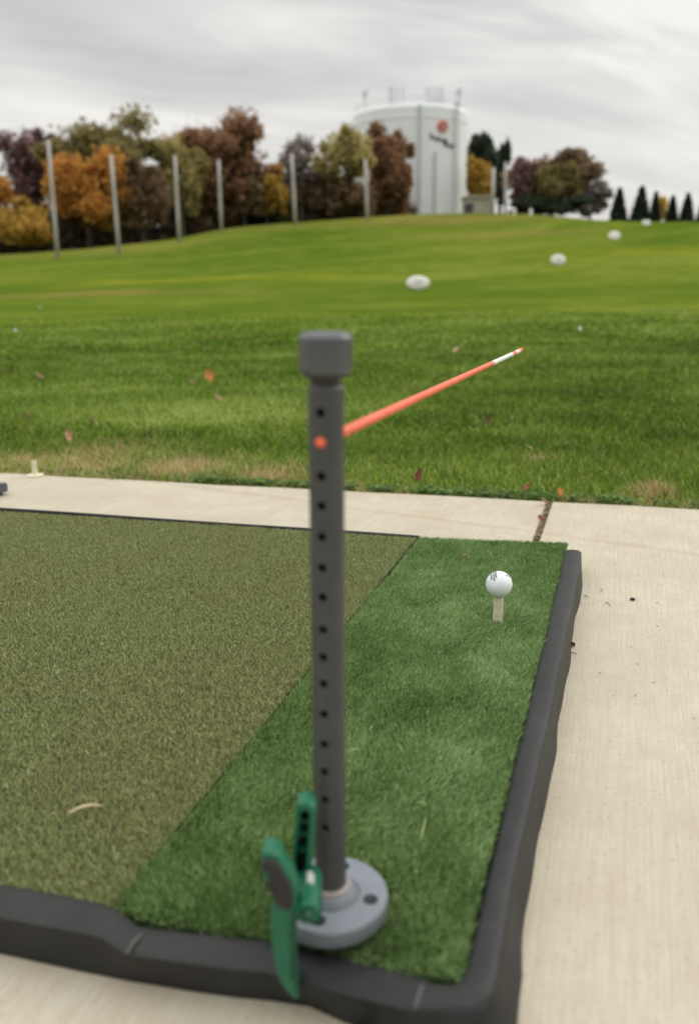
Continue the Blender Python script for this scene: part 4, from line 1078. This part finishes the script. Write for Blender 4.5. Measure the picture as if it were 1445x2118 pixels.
def crest_d(x):
    r = ray(x, 450); return float(np.interp(r[0]/r[1], cr_a, cr_d))
def tree(name, label, cx, ytop, ybot, wpx, D, pal, seed, n=5200, sparse=0, crownfrac=.86, lobes=30, cat='tree', group='autumn trees behind the range', clump=.17, lsize=.0036, side=None, skew=0):
    D = max(D, crest_d(cx)+9+(seed % 5)*2.5); n = int(n*3.6); wpx *= 1.25; sparse = min(.6, sparse+.12)
    rg = np.random.default_rng(seed); T = aty(cx, ytop, D); k = D/FPX
    X0, Y0 = float(T[0]), D; zg = float(ground_z(X0, Y0)); zt = float(T[2]); Hh = zt-zg
    zbv = float(aty(cx, ybot, D)[2]); cz0 = zbv; Wd = wpx*k/2; ch_ = (zt-cz0)/2; czc = cz0+ch_
    o = empty(name, (X0, Y0, zg)); tag(o, label, cat, group)
    # limbs
    bm = bmesh.new(); r0_ = max(.16, Hh*.022)
    tube(bm, [(X0, Y0, zg-.5), (X0+rg.normal(0, .1), Y0, zg+Hh*.3), (X0+rg.normal(0, .3), Y0, zg+Hh*.6), (X0+rg.normal(0, .3), Y0, zg+Hh*.9)], [r0_*1.25, r0_, r0_*.6, r0_*.15], 9)
    C = []
    for i in range(lobes):
        th = rg.uniform(0, 2*math.pi); cphi = rg.uniform(-.95, 1.); sphi = math.sqrt(1-cphi*cphi); rr = rg.uniform(.30, .98)
        zf = cphi
        wprof = 1.0 if zf > -.2 else 1.0-.25*abs(zf+.2)
        c_ = np.array([X0+Wd*rr*sphi*math.cos(th)*wprof+skew*k*zf, Y0+Wd*.8*rr*sphi*math.sin(th), czc+ch_*rr*zf]); C.append(c_)
        zb_ = zg+Hh*rg.uniform(.25, .55); m_ = (np.array([X0, Y0, zb_])+c_)/2+np.array([0, 0, Hh*.03])
        tube(bm, [(X0, Y0, zb_), tuple(m_), tuple(c_)], [r0_*.42, r0_*.24, r0_*.07], 5)
        for j in range(3):
            e = c_+rg.normal(0, 1, 3)*np.array([Wd, Wd, ch_])*.20; tube(bm, [tuple((c_*2+m_)/3), tuple((c_+e)/2+[0, 0, .1]), tuple(e)], [r0_*.12, r0_*.07, r0_*.03], 4)
    link('trunk', bm_me('trunk', bm), BARK.m, o)
    C = np.array(C); ids = rg.integers(0, lobes, n); sc = clump*rg.uniform(.45, 1.30, lobes)
    dirs = rg.normal(size=(n, 3)); dirs /= np.linalg.norm(dirs, axis=1)[:, None]; rad = rg.beta(1.6, 1.9, n)*1.12
    P = C[ids]+dirs*rad[:, None]*(sc[ids][:, None]*np.array([Wd, Wd*.9, ch_])*1.9)
    loose = rg.random(n) < .09; P[loose] = np.array([X0, Y0, czc-ch_*.1])+np.clip(rg.normal(0, .33, (loose.sum(), 3)), -.62, .62)*np.array([Wd, Wd*.9, ch_])
    P[:, 2] = np.maximum(P[:, 2], zg+.3)
    if sparse: P = P[rg.random(n) > sparse]; ids = ids[:len(P)]
    lt_ = rg.normal(0, .12, lobes); tint = np.clip(.5+lt_[ids[:len(P)]]+rg.normal(0, .11, len(P))+.12*fbm(P[:, 0], P[:, 2], 1.1, seed), 0, 1)
    V, q, l_, tt = leafcloud(P, lsize*D*.55, rg, tint)
    link('crown', me_np('crown', V, q, l_, {'tint': tt}), PALM[pal], o)
    return o
TR = [
 ('dusty maroon tree at the far left, behind the first pole', 52, 252, 460, 118, 118, 'maroon', 1, dict(n=4200, sparse=.35, lobes=22)),
 ('tall olive-gold tree, highest of the left group, rising behind the orange one', 196, 226, 420, 195, 116, 'olive', 2, dict(n=7500, lobes=34, sparse=.15)),
 ('bright orange tree in front of the tall olive one', 165, 300, 470, 160, 106, 'orange', 3, dict(n=6500, lobes=30)),
 ('golden yellow tree low between the first two poles', 205, 345, 490, 150, 104, 'gold', 4, dict(n=5500, lobes=26, sparse=.1)),
 ('low gold bushy tree at the left frame edge', 35, 405, 520, 130, 103, 'gold', 5, dict(n=4500, lobes=20)),
 ('thin brown-orange tree right of the second pole', 285, 330, 490, 90, 108, 'brown', 6, dict(n=4200, lobes=22, sparse=.25)),
 ('yellow-olive tree behind the third pole', 365, 268, 450, 95, 118, 'yolive', 7, dict(n=4600, lobes=22, sparse=.2)),
 ('large rusty red-brown oak behind the fourth pole', 432, 236, 470, 190, 122, 'rust', 8, dict(n=8500, lobes=38, sparse=.12)),
 ('dark brown tree at the foot of the rusty oak', 400, 350, 490, 130, 114, 'brown', 9, dict(n=5500, lobes=26)),
 ('brown tree with a wide low crown right of the rusty oak', 500, 300, 465, 90, 124, 'brown', 10, dict(n=4600, lobes=22)),
 ('small orange-olive tree left of the fifth pole', 548, 333, 460, 80, 126, 'gold', 11, dict(n=3600, lobes=18, sparse=.2)),
 ('dark evergreen bush below the small orange-olive tree', 545, 400, 470, 100, 124, 'dark', 12, dict(n=3600, lobes=16)),
 ('thin grey bare-branched tree behind the fifth pole', 618, 272, 400, 80, 132, 'grey', 13, dict(n=1500, lobes=20, sparse=.35, lsize=.0032)),
 ('dark brown tree right of the fifth pole', 640, 335, 460, 130, 130, 'brown', 14, dict(n=5600, lobes=26, sparse=.05)),
 ('loose yellow-olive tree left of the rust tree by the tower', 722, 248, 400, 105, 134, 'yolive', 15, dict(n=3600, lobes=26, sparse=.45)),
 ('dark olive tree low behind the sixth pole', 725, 365, 455, 110, 132, 'brown', 16, dict(n=4200, lobes=22)),
 ('narrow rust-brown tree standing in front of the water tower', 800, 238, 450, 84, 136, 'rust', 17, dict(n=6000, lobes=30, sparse=.15, crownfrac=1)),
 ('dark evergreen right of the water tower', 1003, 280, 440, 66, 170, 'dark', 18, dict(n=4200, lobes=22, sparse=.1, lsize=.0032)),
 ('slim dark evergreen just left of the big round tree', 1038, 298, 440, 30, 165, 'dark', 28, dict(n=2200, lobes=12, sparse=.1, lsize=.0032)),
 ('yellow tree between the tower and the dark evergreen', 992, 318, 425, 42, 150, 'gold', 19, dict(n=2600, lobes=14, lsize=.0032)),
 ('big round maroon-brown tree right of the grey pole', 1145, 293, 445, 165, 142, 'brown', 20, dict(n=8500, lobes=36)),
 ('olive-yellow tree in the middle of the big round brown crown', 1148, 320, 430, 80, 136, 'olive', 21, dict(n=3800, lobes=18, sparse=.1)),
 ('maroon-tinted tree on the left side of the round crown', 1085, 305, 440, 55, 138, 'maroon', 22, dict(n=2600, lobes=16, sparse=.25)),
 ('greyish brown small tree at the right end of the round crown', 1222, 372, 450, 62, 138, 'grey', 23, dict(n=2600, lobes=16, sparse=.2)),
 ('low dark green hedge bush under the big round tree', 1140, 402, 446, 140, 134, 'dark', 24, dict(n=4200, lobes=20)),
 ('yellow tree between the conifers on the right crest', 1368, 402, 460, 26, 140, 'yellow', 25, dict(n=1500, lobes=10, lsize=.0032)),
 ('orange tree beyond the left frame edge', -60, 320, 500, 130, 110, 'orange', 26, dict(n=4500, lobes=22)),
]
for lb, cx, yt, yb, wp, D, pal, sd_, kw in TR: tree('autumn_tree' if pal not in ('dark',) else 'evergreen_tree', lb, cx, yt, yb, wp, D, pal, sd_, **kw)
# conifers on the right crest
def conifer(cx, ytop, ybase, wpx, D, seed, label):
    rg = np.random.default_rng(seed); T = aty(cx, ytop, D); X0 = float(T[0]); zt = float(T[2]); zg = float(ground_z(X0, D)); k = D/FPX; Hh = zt-zg
    o = empty('conifer', (X0, D, zg)); tag(o, label, 'conifer', 'conifers on the right crest')
    bm = bmesh.new(); tube(bm, [(X0, D, zg-.4), (X0, D, zt-.3)], [.22, .03], 7); link('trunk', bm_me('t', bm), BARK.m, o)
    zb0 = float(aty(cx, ybase, D)[2]); n = 3600; t = rg.random(n)**1.35; a = rg.uniform(0, 2*math.pi, n); tier = .82+.18*np.abs(np.sin(t*26))
    r = (1-t)**.85*wpx*k*.66*tier*np.sqrt(rg.random(n))+.06
    P = np.stack([X0+r*np.cos(a), D+r*np.sin(a), zg+.2+(zt-zg)*t], -1)
    V, q, l_, tt = leafcloud(P, .24, rg, np.clip(rg.normal(.5, .22, n), 0, 1)); link('crown', me_np('crown', V, q, l_, {'tint': tt}), PALM['conifer'], o)
for a_ in [(1281, 394, 456, 36, 128, 1, 'isolated pointed conifer, first of the row on the right crest'), (1327, 390, 456, 44, 128, 2, 'widest conifer, second from the left on the right crest'),
           (1356, 402, 456, 26, 134, 3, 'slim conifer touching the left of the yellow tree'), (1391, 410, 456, 30, 132, 4, 'short conifer just right of the yellow tree'),
           (1422, 405, 456, 34, 130, 5, 'broad conifer near the right frame edge'), (1452, 424, 456, 26, 134, 6, 'small conifer cut by the right frame edge'), (1500, 405, 456, 40, 130, 7, 'conifer beyond the right frame edge')]: conifer(*a_)
# brushwood mass filling the foot of the tree line
rg = np.random.default_rng(55); n = 30000
xs = rg.uniform(-250, 860, n); Dd = np.array([crest_d(x) for x in xs])+rg.uniform(16, 34, n)
b_ = np.interp(xs, [-250, 0, 250, 458, 612, 860], [535, 530, 512, 476, 464, 446]); hp_ = np.interp(xs, [-250, 0, 120, 330, 480, 560, 660, 760, 860], [100, 105, 120, 120, 100, 75, 80, 62, 34])*(.8+.35*fbm(xs*.02, xs*0, 3, 5))
tt = rg.random(n)**1.5; ypx = b_-hp_*tt
rr_ = F_[None]+Rt[None]*((xs-PW/2)/FPX)[:, None]-Up[None]*((ypx-PH/2)/FPX)[:, None]
P = CAM+rr_*(Dd/rr_[:, 1])[:, None]
zg_ = ground_z(P[:, 0], P[:, 1]); P[:, 2] = np.where(P[:, 2] < zg_, zg_+rg.random(n)*1.0, P[:, 2])
V, q, l_, tn = leafcloud(P, .30, rg, np.clip(.35+.2*rg.normal(size=n)+.25*fbm(P[:, 0], P[:, 2], .5, 6), 0, 1))
o = link('undergrowth', me_np('under', V, q, l_, {'tint': tn}), PALM['woods']); tag(o, 'dim brown undergrowth filling the foot of the tree line', 'undergrowth', kind='stuff')
